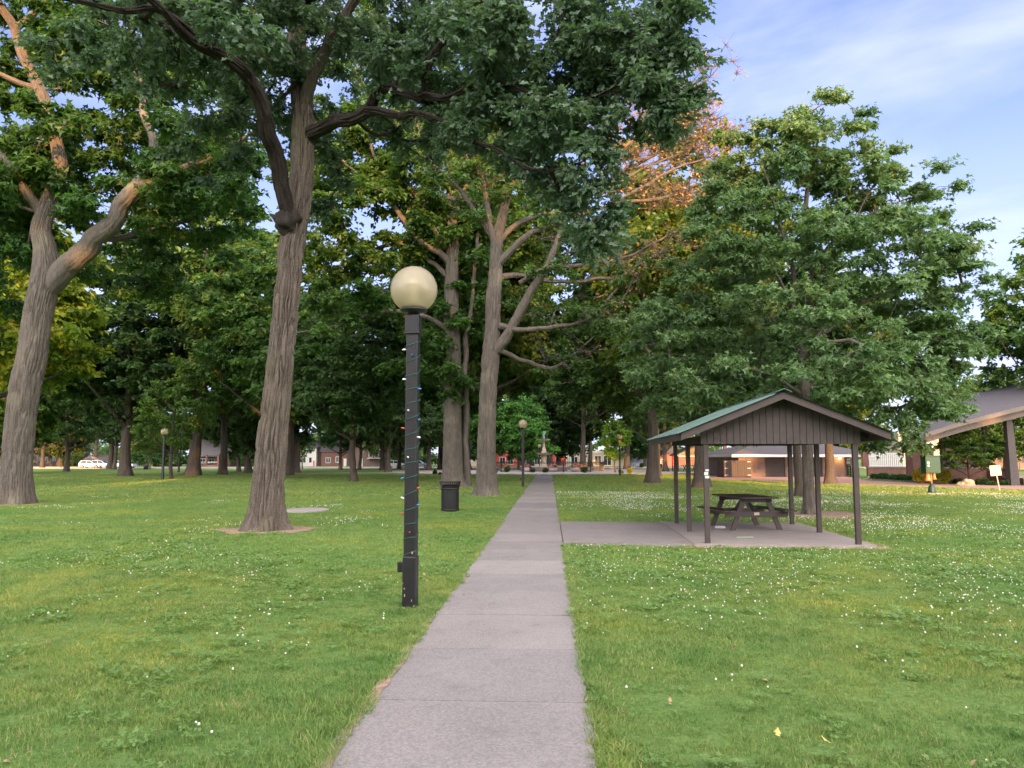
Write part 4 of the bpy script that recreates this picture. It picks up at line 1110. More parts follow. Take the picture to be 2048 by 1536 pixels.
# the string of coloured bulbs wound round the nearest lamp post
sr = empty('string_lights', bL, R(-7), label='green wire of red, white and blue bulbs wound round the nearest lamp post', cat='string lights')
zt = lambda y: at(822, y, bL[1])[2]
z_top, z_bot, pitch = zt(668), zt(1110), .168
pts = []
hs = .0735
nt_ = int((z_top - z_bot) / pitch * 4)
corner = [(-hs, -hs), (hs, -hs), (hs, hs), (-hs, hs)]
for i_ in range(nt_ + 1):
    c0, c1 = corner[i_ % 4], corner[(i_ + 1) % 4]
    for t in (0, .5):
        f = i_ + t
        pts.append((c0[0] + (c1[0] - c0[0]) * t, c0[1] + (c1[1] - c0[1]) * t, z_bot + f * pitch / 4 + .012 * math.sin(f * 1.9)))
MB().tube(pts, .0035, 5).build('wire', MAT['wire_green'], sr, True)
def bulb_mesh(mat, name):
    return MB().lathe([(.0, -.02), (.011, -.02), (.012, .008), (.016, .018), (.014, .035), (.006, .05), (0, .056)], k=10).mesh(name, mat, True)
bm_ = {k: bulb_mesh(MAT['bulb_' + k], 'bulb') for k in ('white', 'blue', 'red')}
for xz, yz, c_ in [(135, 0, 'white'), (195, 35, 'blue'), (130, 165, 'white'), (225, 220, 'blue'), (170, 342, 'white'), (225, 392, 'blue'), (130, 438, 'red'), (213, 487, 'white'), (172, 600, 'white'), (137, 712, 'blue'), (230, 768, 'red'), (122, 826, 'white'), (218, 862, 'blue'), (128, 908, 'red'), (170, 1015, 'red')]:
    px_, py_ = 760 + xz / 2.79, 700 + yz / 2.79
    o = mobj('bulb', bm_[c_], sr); o.scale = (.72, .72, .72)
    side = -1 if xz < 150 else (1 if xz > 205 else 0)
    z_ = zt(py_)
    if side: o.location = (side * .078, -.05, z_); o.rotation_euler = (R(rng.uniform(-25, 25)), R(side * rng.uniform(65, 110)), 0)
    else: o.location = (rng.uniform(-.03, .03), -.08, z_); o.rotation_euler = (R(75), 0, 0)

# ------------------------------------------------------------------ litter bin
bn = gp(900, 1023)
r = empty('litter_bin', bn, label='black slatted steel litter bin with a flared rim on the lawn', cat='litter bin')
mb = MB()
for i_ in range(30):
    a = i_ / 30 * 2 * math.pi; c_, s_ = math.cos(a), math.sin(a)
    M_ = Matrix.Translation((c_ * .275, s_ * .275, 0)) @ Matrix.Rotation(a, 4, 'Z')
    mb.box(-.004, .004, -.018, .018, .05, .70, M_)
    mb.beam((c_ * .275, s_ * .275, .70), (c_ * .335, s_ * .335, .93), .022, .006, up=(c_, s_, .2))
mb.build('slats', MAT['black_paint'], r, kind='stuff')
MB().lathe([(.283, .035), (.29, .035), (.29, .085), (.283, .085)], k=40).build('bottom_band', MAT['black_paint'], r, True)
MB().lathe([(.283, .69), (.292, .69), (.292, .745), (.283, .745)], k=40).build('middle_band', MAT['black_paint'], r, True)
MB().lathe([(.335, .92), (.352, .92), (.352, .945), (.335, .945), (.335, .92)], k=40).build('rim', MAT['black_paint'], r, True)
MB().lathe([(.235, .06), (.25, .10), (.255, .84), (.235, .84), (.235, .12), (0, .12)], k=32).build('liner', MAT['black_paint'], r, True)
MB().lathe([(.255, .0), (.255, .04), (0, .04)], k=32).build('foot', MAT['black_paint'], r, True)
# stone pad
def lumpy(cx, cy, rx, ry, n, g, amp=.12):
    out = []
    for i_ in range(n):
        a = i_ / n * 2 * math.pi; q = 1 + g.uniform(-amp, amp)
        out.append((cx + rx * q * math.cos(a), cy + ry * q * math.sin(a)))
    return out
pp = gp(612, 1022)
P_ = lumpy(0, 0, .72, 1.0, 12, rng, .05)
MB().prism([(x, y, -.03) for x, y in P_], (0, 0, .075)).build('stone_pad', MAT['concrete_pale'], None, label='flat pale stone pad in the grass right of the burl oak', cat='stone pad').location = pp
# bare earth round the trunks
soil_spots = []
def soil(px, py, rx, ry, name='bare_soil', mat='soil', amp=.16, dx=0, dy=0):
    c = gp(px, py); c[0] += dx; c[1] += dy
    P_ = lumpy(c[0], c[1], rx, ry, 30, rng, amp)
    sheet(name, P_, .010, MAT[mat], kind='structure')
    soil_spots.append((c[0], c[1], rx, ry))
soil(530, 1060, 1.25, 1.0)
soil(1305, 966, 1.5, 1.9)
soil(1625, 1029, 1.35, 1.7, dx=.3)
soil(973, 992, .95, .9)
soil(30, 1008, 1.15, 1.1)
soil(905, 974, 1.3, 1.2)
soil(1403, 976, .9, 1.1)
soil(250, 953, 1.2, 1.6)
soil(386, 952, 1.2, 1.6)
soil(1661, 968, 1.2, 1.6)

# ------------------------------------------------------------------ picnic shelter
FL, FRt, BR_, BL_ = gp(1421, 1091), gp(1728, 1097), gp(1586, 1055), gp(1345, 1050)
AX = R(-4.5)
cS = (FL + FRt + BR_ + BL_) / 4
ex, ey = np.array([math.cos(AX), math.sin(AX)]), np.array([-math.sin(AX), math.cos(AX)])
def loc_(p): v = p[:2] - cS[:2]; return v @ ex, v @ ey
print('shelter local', [tuple(np.round(loc_(p), 2)) for p in (FL, FRt, BR_, BL_, gp(1378, 1066), gp(1648, 1071))])
sh = empty('picnic_shelter', cS, AX, label='open brown picnic shelter with a green metal gable roof on six posts', cat='picnic shelter')
hw = (loc_(FRt)[0] - loc_(FL)[0] + loc_(BR_)[0] - loc_(BL_)[0]) / 4
y0 = (loc_(FL)[1] + loc_(FRt)[1]) / 2; y1 = (loc_(BR_)[1] + loc_(BL_)[1]) / 2
ZB = 1.97
ps = .048
for x_ in (-hw, hw):
    for y_ in (y0, (y0 + y1) / 2 + .1, y1):
        MB().box(x_ - ps, x_ + ps, y_ - ps, y_ + ps, .0, ZB + .02).build('post', MAT['brown'], sh, bevel=.006)
for x_ in (-hw, hw):
    MB().box(x_ - .045, x_ + .045, y0 - .045, y1 + .25, ZB + .022, ZB + .16).build('side_beam', MAT['brown_dark'], sh)
for y_ in (y0 + .06, (y0 + y1) / 2 + .1, y1):
    MB().box(-hw + .047, hw - .047, y_ - .03, y_ + .03, ZB + .022, ZB + .14).build('tie_beam', MAT['brown_dark'], sh)
slope = math.tan(R(22.0)); ov = .50
zr = lambda x: ZB + .17 + (hw + ov - abs(x)) * slope       # underside of the roof deck
yf, yb = y0 - .42, y1 + 1.2
# gable boards
nb = 24; bw = (2 * hw + .2) / nb
for i_ in range(nb):
    x0_ = -hw - .1 + i_ * bw; x1_ = x0_ + bw - .010
    za, zb_ = zr(x0_) - .02, zr(x1_) - .02
    if x0_ < 0 < x1_: P_ = [(x0_, ZB - .01), (x1_, ZB - .01), (x1_, zb_), (0, zr(0) - .02), (x0_, za)]
    else: P_ = [(x0_, ZB - .01), (x1_, ZB - .01), (x1_, zb_), (x0_, za)]
    dy_ = rng.uniform(-.002, .002)
    MB().prism([(p[0], y0 - .075 + dy_, p[1]) for p in P_], (0, .022, 0)).build('board', MAT['brown_board'], sh)
MB().prism([(-hw - .1, y0 - .05, ZB), (hw + .1, y0 - .05, ZB), (hw + .1, y0 - .05, zr(hw + .1) - .03), (0, y0 - .05, zr(0) - .03), (-hw - .1, y0 - .05, zr(hw + .1) - .03)], (0, .015, 0)).build('gable_backing', MAT['brown_dark'], sh)
# deck, fascia, roof sheets
E = hw + ov
for s_ in (-1, 1):
    MB().prism([(0, yf + .05, zr(0)), (s_ * E, yf + .05, zr(E)), (s_ * E, yf + .05, zr(E) + .03), (0, yf + .05, zr(0) + .03)][::s_], (0, yb - yf - .1, 0)).build('roof_deck', MAT['brown_dark'], sh)
    for nm, yy in (('front', yf), ('back', yb)):
        MB().prism([(0, yy, zr(0) - .105), (s_ * (E + .02), yy, zr(E + .02) - .105), (s_ * (E + .02), yy, zr(E) + .035), (0, yy, zr(0) + .045)][::s_], (0, .035 if nm == 'front' else -.035, 0)).build('fascia', MAT['brown'], sh)
    MB().box(min(s_ * E, s_ * (E + .03)), max(s_ * E, s_ * (E + .03)), yf + .037, yb - .037, zr(E) - .115, zr(E) + .02).build('eave_board', MAT['brown'], sh)
    # corrugated sheets, each a part
    ns = 7; wsh = (yb - yf + .12) / ns
    for i_ in range(ns):
        ya = yf - .06 + i_ * wsh; prof = []
        nr = 4
        for j_ in range(nr):
            t0 = ya + wsh * j_ / nr; st = wsh / nr
            prof += [(t0, 0), (t0 + st * .62, 0), (t0 + st * .70, .022), (t0 + st * .90, .022), (t0 + st * .985, 0)]
        V, F = [], []
        E2 = E + .09 - (.02 if i_ % 3 == 1 else 0)
        for (yy, dz) in prof:
            for x_ in (0.0, E2):
                V.append((s_ * x_, yy, zr(0) - x_ * slope + .048 + dz + i_ * .0006))
        for (yy, dz) in prof:
            for x_ in (0.0, E2):
                V.append((s_ * x_, yy, zr(0) - x_ * slope + .044 + dz + i_ * .0006))
        m_ = len(prof)
        for j_ in range(m_ - 1):
            F.append([2 * j_, 2 * j_ + 1, 2 * j_ + 3, 2 * j_ + 2]); o2 = 2 * m_
            F.append([o2 + 2 * j_, o2 + 2 * j_ + 2, o2 + 2 * j_ + 3, o2 + 2 * j_ + 1])
            F.append([2 * j_ + 1, o2 + 2 * j_ + 1, o2 + 2 * j_ + 3, 2 * j_ + 3])
        MB().add(V, [np.array(F)]).build('roof_sheet', MAT['green_metal'], sh)
MB().prism([(-.14, yf - .07, zr(0) + .02), (-.14, yf - .07, zr(0) + .03), (0, yf - .07, zr(0) + .088), (.14, yf - .07, zr(0) + .03), (.14, yf - .07, zr(0) + .02), (0, yf - .07, zr(0) + .078)], (0, yb - yf + .14, 0)).build('ridge_cap', MAT['green_metal'], sh)
for i_ in range(5):
    yy = y0 + .5 + i_ * (yb - y0 - .7) / 4
    for s_ in (-1, 1):
        MB().beam((0, yy, zr(0) - .05), (s_ * (E - .05), yy, zr(E - .05) - .05), .04, .09, up=(0, 0, 1)).build('rafter', MAT['brown_dark'], sh)
# small white sticker on the near left post
st = MB()
st.box(-hw - .045, -hw + .03, y0 - ps - .004, y0 - ps - .001, 1.36, 1.42); st.box(-hw - .02, -hw + .045, y0 - ps - .004, y0 - ps - .001, 1.435, 1.47); st.box(-hw - .03, -hw + .05, y0 - ps - .004, y0 - ps - .001, 1.30, 1.345)
st.build('sticker', MAT['white_plastic'], sh)
# concrete floor and the walk that joins it to the path
sA = gp(1128, 1083); sB = gp(1690, 1100)
slab_c = m_concrete('shelter_concrete', (.235, .205, .188))
MB().box(-hw - .28, hw + .28, y0 - .16, y1 + .55, -.10, .06).build('floor', slab_c, None, kind='structure').matrix_world = Matrix.Translation(Vector(cS)) @ Matrix.Rotation(AX, 4, 'Z')
wl = cS[:2] + ex * (-hw - .285) + ey * (y0 - .1); wh = cS[:2] + ex * (-hw - .285) + ey * (y1 + .5)
def path_x(y): return pathpt((y - pc0[1]) / pdir[1], PW + .01)[0]
ww = [(path_x(wl[1] + .25), wl[1] + .25), (wl[0], wl[1]), (wh[0], wh[1]), (path_x(wh[1] + .2), wh[1] + .2)]
MB().prism([(x, y, -.08) for x, y in ww], (0, 0, .13)).build('side_walk', slab_c, None, kind='structure')
P_ = [(cS[:2] + ex * a + ey * b) for a, b in [(-hw - .5, y0 - .42), (-hw * .3, y0 - .34), (hw * .4, y0 - .36), (hw + .5, y0 - .34), (hw + .62, y0 + .4), (hw + .45, y0 + 1.6), (hw + .5, y1 + .3), (hw + .2, y1 + .6), (-hw, y1 + .3), (-hw - .3, y0)]]
sheet('worn_soil', [(p[0], p[1]) for p in P_], .009, MAT['soil'])
shelter_box = (cS, AX, hw + .42, y0 - .26, y1 + .5)

# ------------------------------------------------------------------ picnic table
tcn = gp(1492, 1061)
tb = empty('picnic_table', (tcn[0], tcn[1] + .05, .06), R(7), label='dark brown timber picnic table under the shelter roof', cat='picnic table')
for i_ in range(5):
    x_ = -.36 + i_ * .18
    MB().box(x_ - .085, x_ + .085, -.85 + rng.uniform(-.02, .02), .85 + rng.uniform(-.02, .02), .715, .75).build('top_plank', MAT['brown'], tb, bevel=.004)
for s_ in (-1, 1):
    for j_ in (0, 1):
        x_ = s_ * (.64 + .15 * j_)
        MB().box(x_ - .07, x_ + .07, -.85, .85, .42, .455).build('seat_plank', MAT['brown'], tb, bevel=.004)
for yy in (-.60, .60):
    MB().box(-.38, .38, yy - .02, yy + .02, .62, .712).build('top_cleat', MAT['brown'], tb)
    MB().box(-.74, .74, yy - .02 - .042, yy + .02 - .042, .29, .418).build('seat_beam', MAT['brown'], tb)
    for s_ in (-1, 1):
        P_ = [(s_ * .22, .70), (s_ * .34, .70), (s_ * .62, .0), (s_ * .50, .0)]
        MB().prism([(p[0], yy - .02, p[1]) for p in (P_ if s_ > 0 else P_[::-1])], (0, .04, 0)).build('leg', MAT['brown'], tb)
    MB().beam((0, yy * .95, .36), (0, yy * .15, .70), .04, .08).build('brace', MAT['brown'], tb)
MB().box(-.07, .05, -.60 - .068, -.60 - .063, .34, .40).build('label_plate', MAT['cream'], tb)
# scraps on the floor
o = MB().prism([(x, y, 0) for x, y in lumpy(0, 0, .12, .07, 9, rng, .2)], (0, 0, .05)).build('litter_scrap', MAT['white_plastic'], None, label='crumpled white scrap on the floor behind a picnic table leg', cat='litter')
o.location = gp(1440, 1056, .06)
o = MB().prism([(x, y, 0) for x, y in [(-.17, -.01), (.17, -.008), (.17, .012), (-.17, .01)]], (0, 0, .008)).build('straw', m_plain('lime_plastic', (.35, .65, .30), .5), None, label='pale green straw lying on the shelter floor in front of the table', cat='straw')
o.location = gp(1490, 1074.5, .06)
# ------------------------------------------------------------------ fountain and its railing
dF = FC[1]
kz = lambda y, d=dF: CAMZ + (HORIZON - y) / F_PX * d
r = empty('fountain', FC, label='two-tiered cast fountain with a figure on top, inside the black railing', cat='fountain')
MB().lathe([(2.9, 0), (2.9, .5), (3.0, .55), (3.0, .62), (2.7, .62), (2.7, .35), (0, .35)], k=48).build('pool', MAT['concrete_pale'], r, True)
MB().lathe([(.55, .3), (.55, .6), (.36, .7), (.30, 1.2), (.38, 1.75), (.25, kz(908) - .2), (.22, kz(908) - .1)], k=20).build('lower_column', MAT['iron'], r, True)
zb_ = kz(908)
MB().lathe([(.2, zb_ - .16), (.7, zb_ - .08), (1.05, zb_ + .06), (1.16, zb_ + .13), (1.10, zb_ + .14), (.8, zb_ + .04), (0, zb_)], k=40).build('lower_bowl', MAT['iron'], r, True)
zu = kz(880)
MB().lathe([(.36, zb_), (.34, zb_ + .25), (.24, zb_ + .5), (.26, zb_ + .62), (.15, zb_ + .8), (.12, zu - .25), (.18, zu - .1)], k=20).build('upper_column', MAT['iron'], r, True)
MB().lathe([(.14, zu - .12), (.5, zu - .04), (.74, zu + .04), (.78, zu + .09), (.72, zu + .09), (0, zu + .02)], k=36).build('upper_bowl', MAT['iron'], r, True)
mb = MB()
mb.lathe([(.13, zu), (.10, zu + .2), (.17, zu + .32), (.10, zu + .52), (.13, zu + .66), (.12, zu + .78), (.05, zu + .84), (.075, zu + .92), (.06, zu + 1.02), (0, zu + 1.06)], k=14)
mb.tube([(.1, 0, zu + .76), (.22, -.04, zu + .86), (.20, -.04, zu + 1.05)], [.035, .03, .025], 8); mb.tube([(-.1, 0, zu + .76), (-.2, -.02, zu + .62), (-.12, -.1, zu + .52)], [.035, .03, .025], 8)
mb.build('figure', MAT['green_paint'] if False else m_plain('verdigris', (.16, .24, .25), .6), r, True)
fr = empty('railing', FC, label='black iron railing with brick-dark posts ringing the fountain', cat='railing')
RF = 7.4; nsd = 12
for i_ in range(nsd):
    a0, a1 = (i_ + .5) / nsd * 2 * math.pi, (i_ + 1.5) / nsd * 2 * math.pi
    p0 = np.array([RF * math.cos(a0), RF * math.sin(a0), 0]); p1 = np.array([RF * math.cos(a1), RF * math.sin(a1), 0])
    mb = MB(); mb.box(-.06, .06, -.06, .06, 0, 1.22); mb.box(-.08, .08, -.08, .08, 1.22, 1.26)
    o = mb.build('post', MAT['black_paint'], fr); o.location = tuple(p0)
    mb = MB()
    for z_ in (.15, 1.02, 1.14): mb.beam(p0 + [0, 0, z_], p1 + [0, 0, z_], .03, .04)
    for t in np.linspace(0, 1, 30)[1:-1]:
        q_ = p0 + (p1 - p0) * t; mb.box(q_[0] - .008, q_[0] + .008, q_[1] - .008, q_[1] + .008, .05, 1.16)
    mb.build('panel', MAT['black_paint'], fr)

# ------------------------------------------------------------------ leafy shrubs
def shrub(name, px, py, wpx, hpx, label, leaf, n=60, size=.12, seed=1, group=None, tw=6, col=(1, 1, 1), ball=False, cat='shrub'):
    b = gp(px, py); d = b[1]; rx = wpx / 2 / F_PX * d; h = hpx / F_PX * d
    T = Tree(seed)
    T.limb([(0, 0, -.02), (0, 0, h * .3), (0.01, 0, h * .7)], [.03, .025, .01], .1, .2)
    T.blob((0, 0, h * .52), (rx * .82, rx * .82, h * .42), n, rx * .22, .75 if ball else .45)
    T.grow(seg=.3, zmin=.02)
    root = empty(name, b, label=label, cat=cat, group=group)
    finish_tree(T, root, MAT['bark_far'], leaf, {'twr': .004}, dict(tw=tw, lf=8, size=size, shape='rhomb', flat=.9), trunk_k=8, tdepth=.002, flare=.1, color=col)
    return root
SG = 'shrubs'
shrub('box_shrub', 1014, 943, 9, 9, 'small clipped shrub outside the left end of the fountain railing', MAT['leaf_far'], seed=71, size=.10, col=(.7, .8, .7))
shrub('box_shrub', 870, 949, 8, 9, 'small clipped shrub left of the litter bin tree', MAT['leaf_far'], seed=72, size=.10, col=(.6, .7, .6))
shrub('box_shrub', 880, 950, 6, 5, 'lowest small shrub just left of the litter bin tree', MAT['leaf_far'], seed=73, size=.09, col=(.6, .7, .6))
shrub('box_shrub', 933, 950, 7, 5, 'small dark shrub between the twin trunks and the half-dead tree', MAT['leaf_far'], seed=74, size=.09, col=(.6, .7, .6))
shrub('box_shrub', 992, 946, 6, 10, 'clipped shrub just right of the half-dead tree', MAT['leaf_far'], seed=70, size=.10, col=(.6, .7, .6))
shrub('box_shrub', 1014, 944.5, 13, 13, 'round shrub just inside the railing, left of the second lamp', MAT['leaf_far'], seed=75, size=.12, col=(.8, .95, .8))
shrub('box_shrub', 1066, 945, 8, 8, 'dark shrub right of the second lamp by the railing', MAT['leaf_far'], seed=76, size=.11, col=(.6, .7, .6))
shrub('box_shrub', 1091, 945.2, 11, 9, 'dark shrub by the railing in front of the fountain', MAT['leaf_far'], seed=77, size=.11, col=(.6, .7, .6))
shrub('box_shrub', 1169, 945.5, 15, 12, 'dark green shrub by the railing right of the fountain', MAT['leaf_far'], seed=78, size=.12, col=(.6, .8, .6))
shrub('golden_shrub', 1260, 947, 11, 11, 'small round golden shrub right of the third lamp', MAT['leaf_far'], seed=79, size=.10, col=(2.6, 1.7, .5))
shrub('box_shrub', 1242, 947.5, 10, 6, 'low green plant left of the small golden shrub', MAT['leaf_far'], seed=80, size=.10)
shrub('box_shrub', 1283, 935, 9, 9, 'clipped shrub left of the straight trunk in front of the mural', MAT['leaf_far'], seed=81, size=.14, col=(.6, .7, .6))
shrub('box_shrub', 1320, 937, 9, 10, 'clipped dark shrub left of the far forked trunk', MAT['leaf_far'], seed=82, size=.14, col=(.7, .8, .7))
shrub('golden_shrub', 1840, 967, 26, 31, 'yellow shrub left of the green box', MAT['leaf_gold'], seed=83, size=.13, n=90, col=(1, 1, 1))
shrub('golden_shrub', 1888, 968, 26, 31, 'yellow shrub right of the green box', MAT['leaf_gold'], seed=84, size=.13, n=90, col=(1, 1, 1))
for i_, (x_, y_) in enumerate([(1751, 957.5), (1768, 958), (1786, 959), (1804, 960), (1821, 961)]):
    shrub('low_shrub', x_, y_, 21, 9 + i_ % 2 * 2, ['dark green shrub at the left end of the bed under the slatted screen', 'second shrub from the left under the slatted screen', 'middle shrub of the bed under the slatted screen', 'fourth shrub from the left under the slatted screen', 'shrub at the right end of the bed, beside the yellow shrub'][i_], MAT['leaf_far'], seed=85 + i_, size=.12, n=50, group='low shrubs under the slatted screen', col=(.7, .9, .8))
for i_, (x_, y_, w_, h_, lab) in enumerate([(1918, 967, 20, 9, 'low green shrub left of the sandstone boulder'), (1965, 970, 26, 13, 'loose shrub right of the umbrella-shaped tree'), (1985, 971, 16, 8, 'small shrub behind the cream notice board'), (2015, 971, 26, 9, 'low shrub at the foot of the sloping brick wall')]):
    shrub('low_shrub', x_, y_, w_, h_, lab, MAT['leaf_far'], seed=95 + i_, size=.11, n=50, group='shrubs along the brick wall')

# ------------------------------------------------------------------ maintenance building on the right
def at0(px, d): return gx(px, d)
dm = 68.0
X0, X1 = gx(1478, dm), gx(1728, dm)
Zf = lambda y, d: CAMZ + (HORIZON - y) / F_PX * d
ze = Zf(914, dm); 
mn = empty('maintenance_building', ((X0 + X1) / 2, dm, 0), label='low tan brick building with a grey hip roof and brown garage doors', cat='building')
cxm = (X0 + X1) / 2
def lx(px, d=dm): return gx(px, d) - cxm
mb = MB()
D1, D2 = (1531, 1571), (1608, 1646)
segs = [(1478, D1[0]), (D1[1], D2[0]), (D2[1], 1690)]
for a_, b_ in segs: mb.box(lx(a_), lx(b_), 0, .3, 0, ze)
mb.box(lx(1690) - .0, lx(1690) + .3, .3, 3.2, 0, ze); mb.box(lx(1690) + .3, lx(1728), 3.0, 3.2, 0, ze)
mb.box(lx(1478), lx(1478) + .3, .3, 11, 0, ze); mb.box(lx(1728) - .3, lx(1728), 3.2, 11, 0, ze); mb.box(lx(1478) + .3, lx(1728) - .3, 10.7, 11, 0, ze)
mb.build('wall', MAT['brick_tan'], mn)
for a_, b_ in (D1, D2):
    dr = MB().box(lx(a_), lx(b_), .12, .18, 0, ze).build('garage_door', MAT['brown_board'], mn)
    for k_ in range(4):
        MB().box(lx(a_) + .02, lx(b_) - .02, .10, .118, ze / 4 * k_ + .02, ze / 4 * (k_ + 1) - .02).build('panel', MAT['brown_board'], dr)
ex0, ex1 = lx(1459), lx(1748)
MB().box(ex0, ex1, -.9, -.8, ze, ze + .24).box(ex0, ex0 + .1, -.8, 12, ze, ze + .24).box(ex1 - .1, ex1, -.8, 12, ze, ze + .24).box(ex0 + .1, ex1 - .1, -.8, 12, ze + .01, ze + .05).build('fascia', MAT['white_paint'], mn)
zr_ = Zf(886, dm + 5)
MB().add([(ex0 - .02, -.92, ze + .24), (ex1 + .02, -.92, ze + .24), (ex1 + .02, 12, ze + .24), (ex0 - .02, 12, ze + .24), (lx(1568), 5.4, zr_ + .25), (lx(1660), 5.4, zr_ + .25)], [np.array([[0, 1, 5, 4], [2, 3, 4, 5]]), np.array([[1, 2, 5], [3, 0, 4]]), np.array([[3, 2, 1, 0]])]).build('roof', MAT['shingle'], mn)
# notices on the recessed wall
for k_, (y0_, y1_) in enumerate(((917, 921), (922.5, 927))):
    MB().box(lx(1694, dm + 3), lx(1701, dm + 3), 2.96, 2.99, Zf(y1_, dm + 3), Zf(y0_, dm + 3)).build('notice', MAT['white_paint'], mn)
# the lit porch lamp under the eave
m, n, p, o_ = new_mat('lamp_glow')
p.inputs['Emission Color'].default_value = (1.0, .62, .26, 1); p.inputs['Emission Strength'].default_value = 9; p.inputs['Base Color'].default_value = (.8, .6, .4, 1)
pl = empty('wall_lamp', (gx(1682, dm - .3), dm + .0, ze - .12), label='small lit lamp glowing under the eave of the tan brick building', cat='wall lamp')
MB().lathe([(.0, -.10), (.08, -.08), (.10, 0), (.07, .06), (0, .07)], k=14).build('bulb', m, pl, True).location = (0, -.2, 0)
MB().box(-.08, .08, -.10, .0, .05, .11).build('bracket', MAT['black_paint'], pl)
lp = bpy.data.lights.new('porch_glow', 'POINT'); lp.energy = 9; lp.color = (1, .55, .2); lp.shadow_soft_size = .12
lo = bpy.data.objects.new('porch_glow', lp); COL.objects.link(lo); lo.location = (gx(1682, dm - .3), dm - .45, ze - .15)
# yellow bollard
MB().lathe([(.07, 0), (.07, .85), (.04, .92), (0, .93)], c=(0, 0, 0), k=12).build('bollard', MAT['cream'], None, label='cream bollard beside the rear post of the shelter, before the garage wall', cat='bollard').location = gp(1577, 955)
# wooden enclosure
de = 65.5
en = empty('bin_enclosure', (gx(1476, de), de, 0), label='brown timber enclosure with two boarded gates left of the tan brick building', cat='enclosure')
w_ = gx(1502, de) - gx(1450, de); ht = Zf(921, de)
nb_ = 12
for i_ in range(nb_):
    x_ = -w_ / 2 + i_ * w_ / nb_ + (.02 if i_ >= nb_ / 2 else 0)
    MB().box(x_, x_ + w_ / nb_ - .015, 0 + rng.uniform(-.006, .006), .04, .08, ht).build('board', MAT['brown_board'], en)
for s_ in (-1, 1):
    MB().box(s_ * w_ / 2 - .05, s_ * w_ / 2 + .05, .05, 2.3, 0, ht).build('side_wall', MAT['brown_board'], en)
    for z_ in (ht * .15, ht * .55, ht * .93):
        MB().box(min(s_ * w_ / 2, s_ * w_ / 2 - s_ * .28), max(s_ * w_ / 2, s_ * w_ / 2 - s_ * .28), -.03, -.012, z_ - .03, z_ + .03).build('hinge', MAT['grey_metal'], en)
MB().box(-w_ / 2 + .06, w_ / 2 - .06, 2.2, 2.28, 0, ht).build('back_wall', MAT['brown_board'], en)
# ramp with railing
rp = empty('ramp_railing', (0, 0, 0), label='black railing of the ramp at the recessed corner of the tan brick building', cat='railing')
q0, q1 = gp(1678, 952), gp(1718, 959); q1[1] = q0[1] - 5
q1[0] = gx(1718, q1[1])
for t in np.linspace(0, 1, 6):
    q_ = q0 + (q1 - q0) * t
    MB().box(q_[0] - .035, q_[0] + .035, q_[1] - .035, q_[1] + .035, 0, 1.12 - .25 * t).build('post', MAT['black_paint'], rp)
mb = MB()
for z_ in (.95, .15): mb.beam(q0 + [0, 0, z_ + .1 * (z_ > .5)], q1 + [0, 0, z_ - .15 * (z_ > .5)], .04, .05)
for t in np.linspace(0, 1, 36):
    q_ = q0 + (q1 - q0) * t; mb.box(q_[0] - .012, q_[0] + .012, q_[1] - .012, q_[1] + .012, .12, 1.0 - .2 * t)
mb.build('bars', MAT['black_paint'], rp)
sheet('ramp', [(q0[0] - .2, q0[1] - .6), (q1[0] + .4, q1[1] - .6), (gx(1745, 62), 63), (gx(1735, 70), 70), (q0[0], 70.8)], .03, MAT['concrete'])

# ------------------------------------------------------------------ brick walls, slatted screen, pillars
dw = 66.0
wx = lambda px: gx(px, dw)
sc_ = empty('screen_wall', (wx(1784), dw, 0), label='brick wall carrying a pale grey slatted screen beside the tan brick building', cat='wall')
ox = wx(1784)
zs0, zs1, zg = Zf(933, dw), Zf(905, dw), .12
MB().box(wx(1736) - ox, wx(1832) - ox, 0, .35, 0, .14).build('plinth', MAT['concrete_pale'], sc_)
MB().box(wx(1737) - ox, wx(1831) - ox, .02, .33, .14, zs0 - .08).build('brick_base', MAT['brick_dark'], sc_)
MB().box(wx(1736) - ox, wx(1829) - ox, -.03, .38, zs0 - .08, zs0).build('coping', MAT['concrete'], sc_)
MB().box(wx(1728) - ox, wx(1739) - ox, 0, .4, zs0, zs1 + .02).build('pillar', MAT['brick_dark'], sc_)
nsl = 22
for i_ in range(nsl):
    x_ = wx(1741) - ox + (wx(1827) - wx(1741)) * (i_ + .5) / nsl
    MB().box(x_ - .055, x_ + .055, .12, .15, zs0 + .002, zs1 - .03).build('slat', MAT['grey_metal'] if False else MAT['white_paint'], sc_)
mb = MB()
for z_ in (zs0 + .06, (zs0 + zs1) / 2, zs1 - .09): mb.box(wx(1740) - ox, wx(1828) - ox, .152, .19, z_, z_ + .06)
mb.build('rail', MAT['white_paint'], sc_)
dp = 62.0
pb = empty('brick_pier', (gx(1849, dp), dp, 0), label='tall dark brick pier with a stone cap behind the green box', cat='wall')
hx = (gx(1871, dp) - gx(1828, dp)) / 2
MB().box(-hx, hx, 0, 1.2, 0, Zf(903, dp)).build('brickwork', MAT['brick_dark'], pb)
MB().box(-hx - .05, hx + .05, -.05, 1.25, Zf(903, dp), Zf(901, dp) + .02).build('cap', MAT['concrete_pale'], pb)
d1 = 51.5
w1 = empty('garden_wall', (gx(1930, d1), d1, 0), label='low dark brick wall with stone coping that slopes down at the right edge', cat='wall')
o1 = gx(1930, d1); zt1 = Zf(936.5, d1)
MB().box(gx(1862, d1) - o1, gx(1975, d1) - o1, 0, .35, 0, zt1).build('brickwork', MAT['brick_dark'], w1)
MB().box(gx(1862, d1) - o1, gx(1970, d1) - o1, -.04, .39, zt1, zt1 + .07).build('coping', MAT['concrete_pale'], w1)
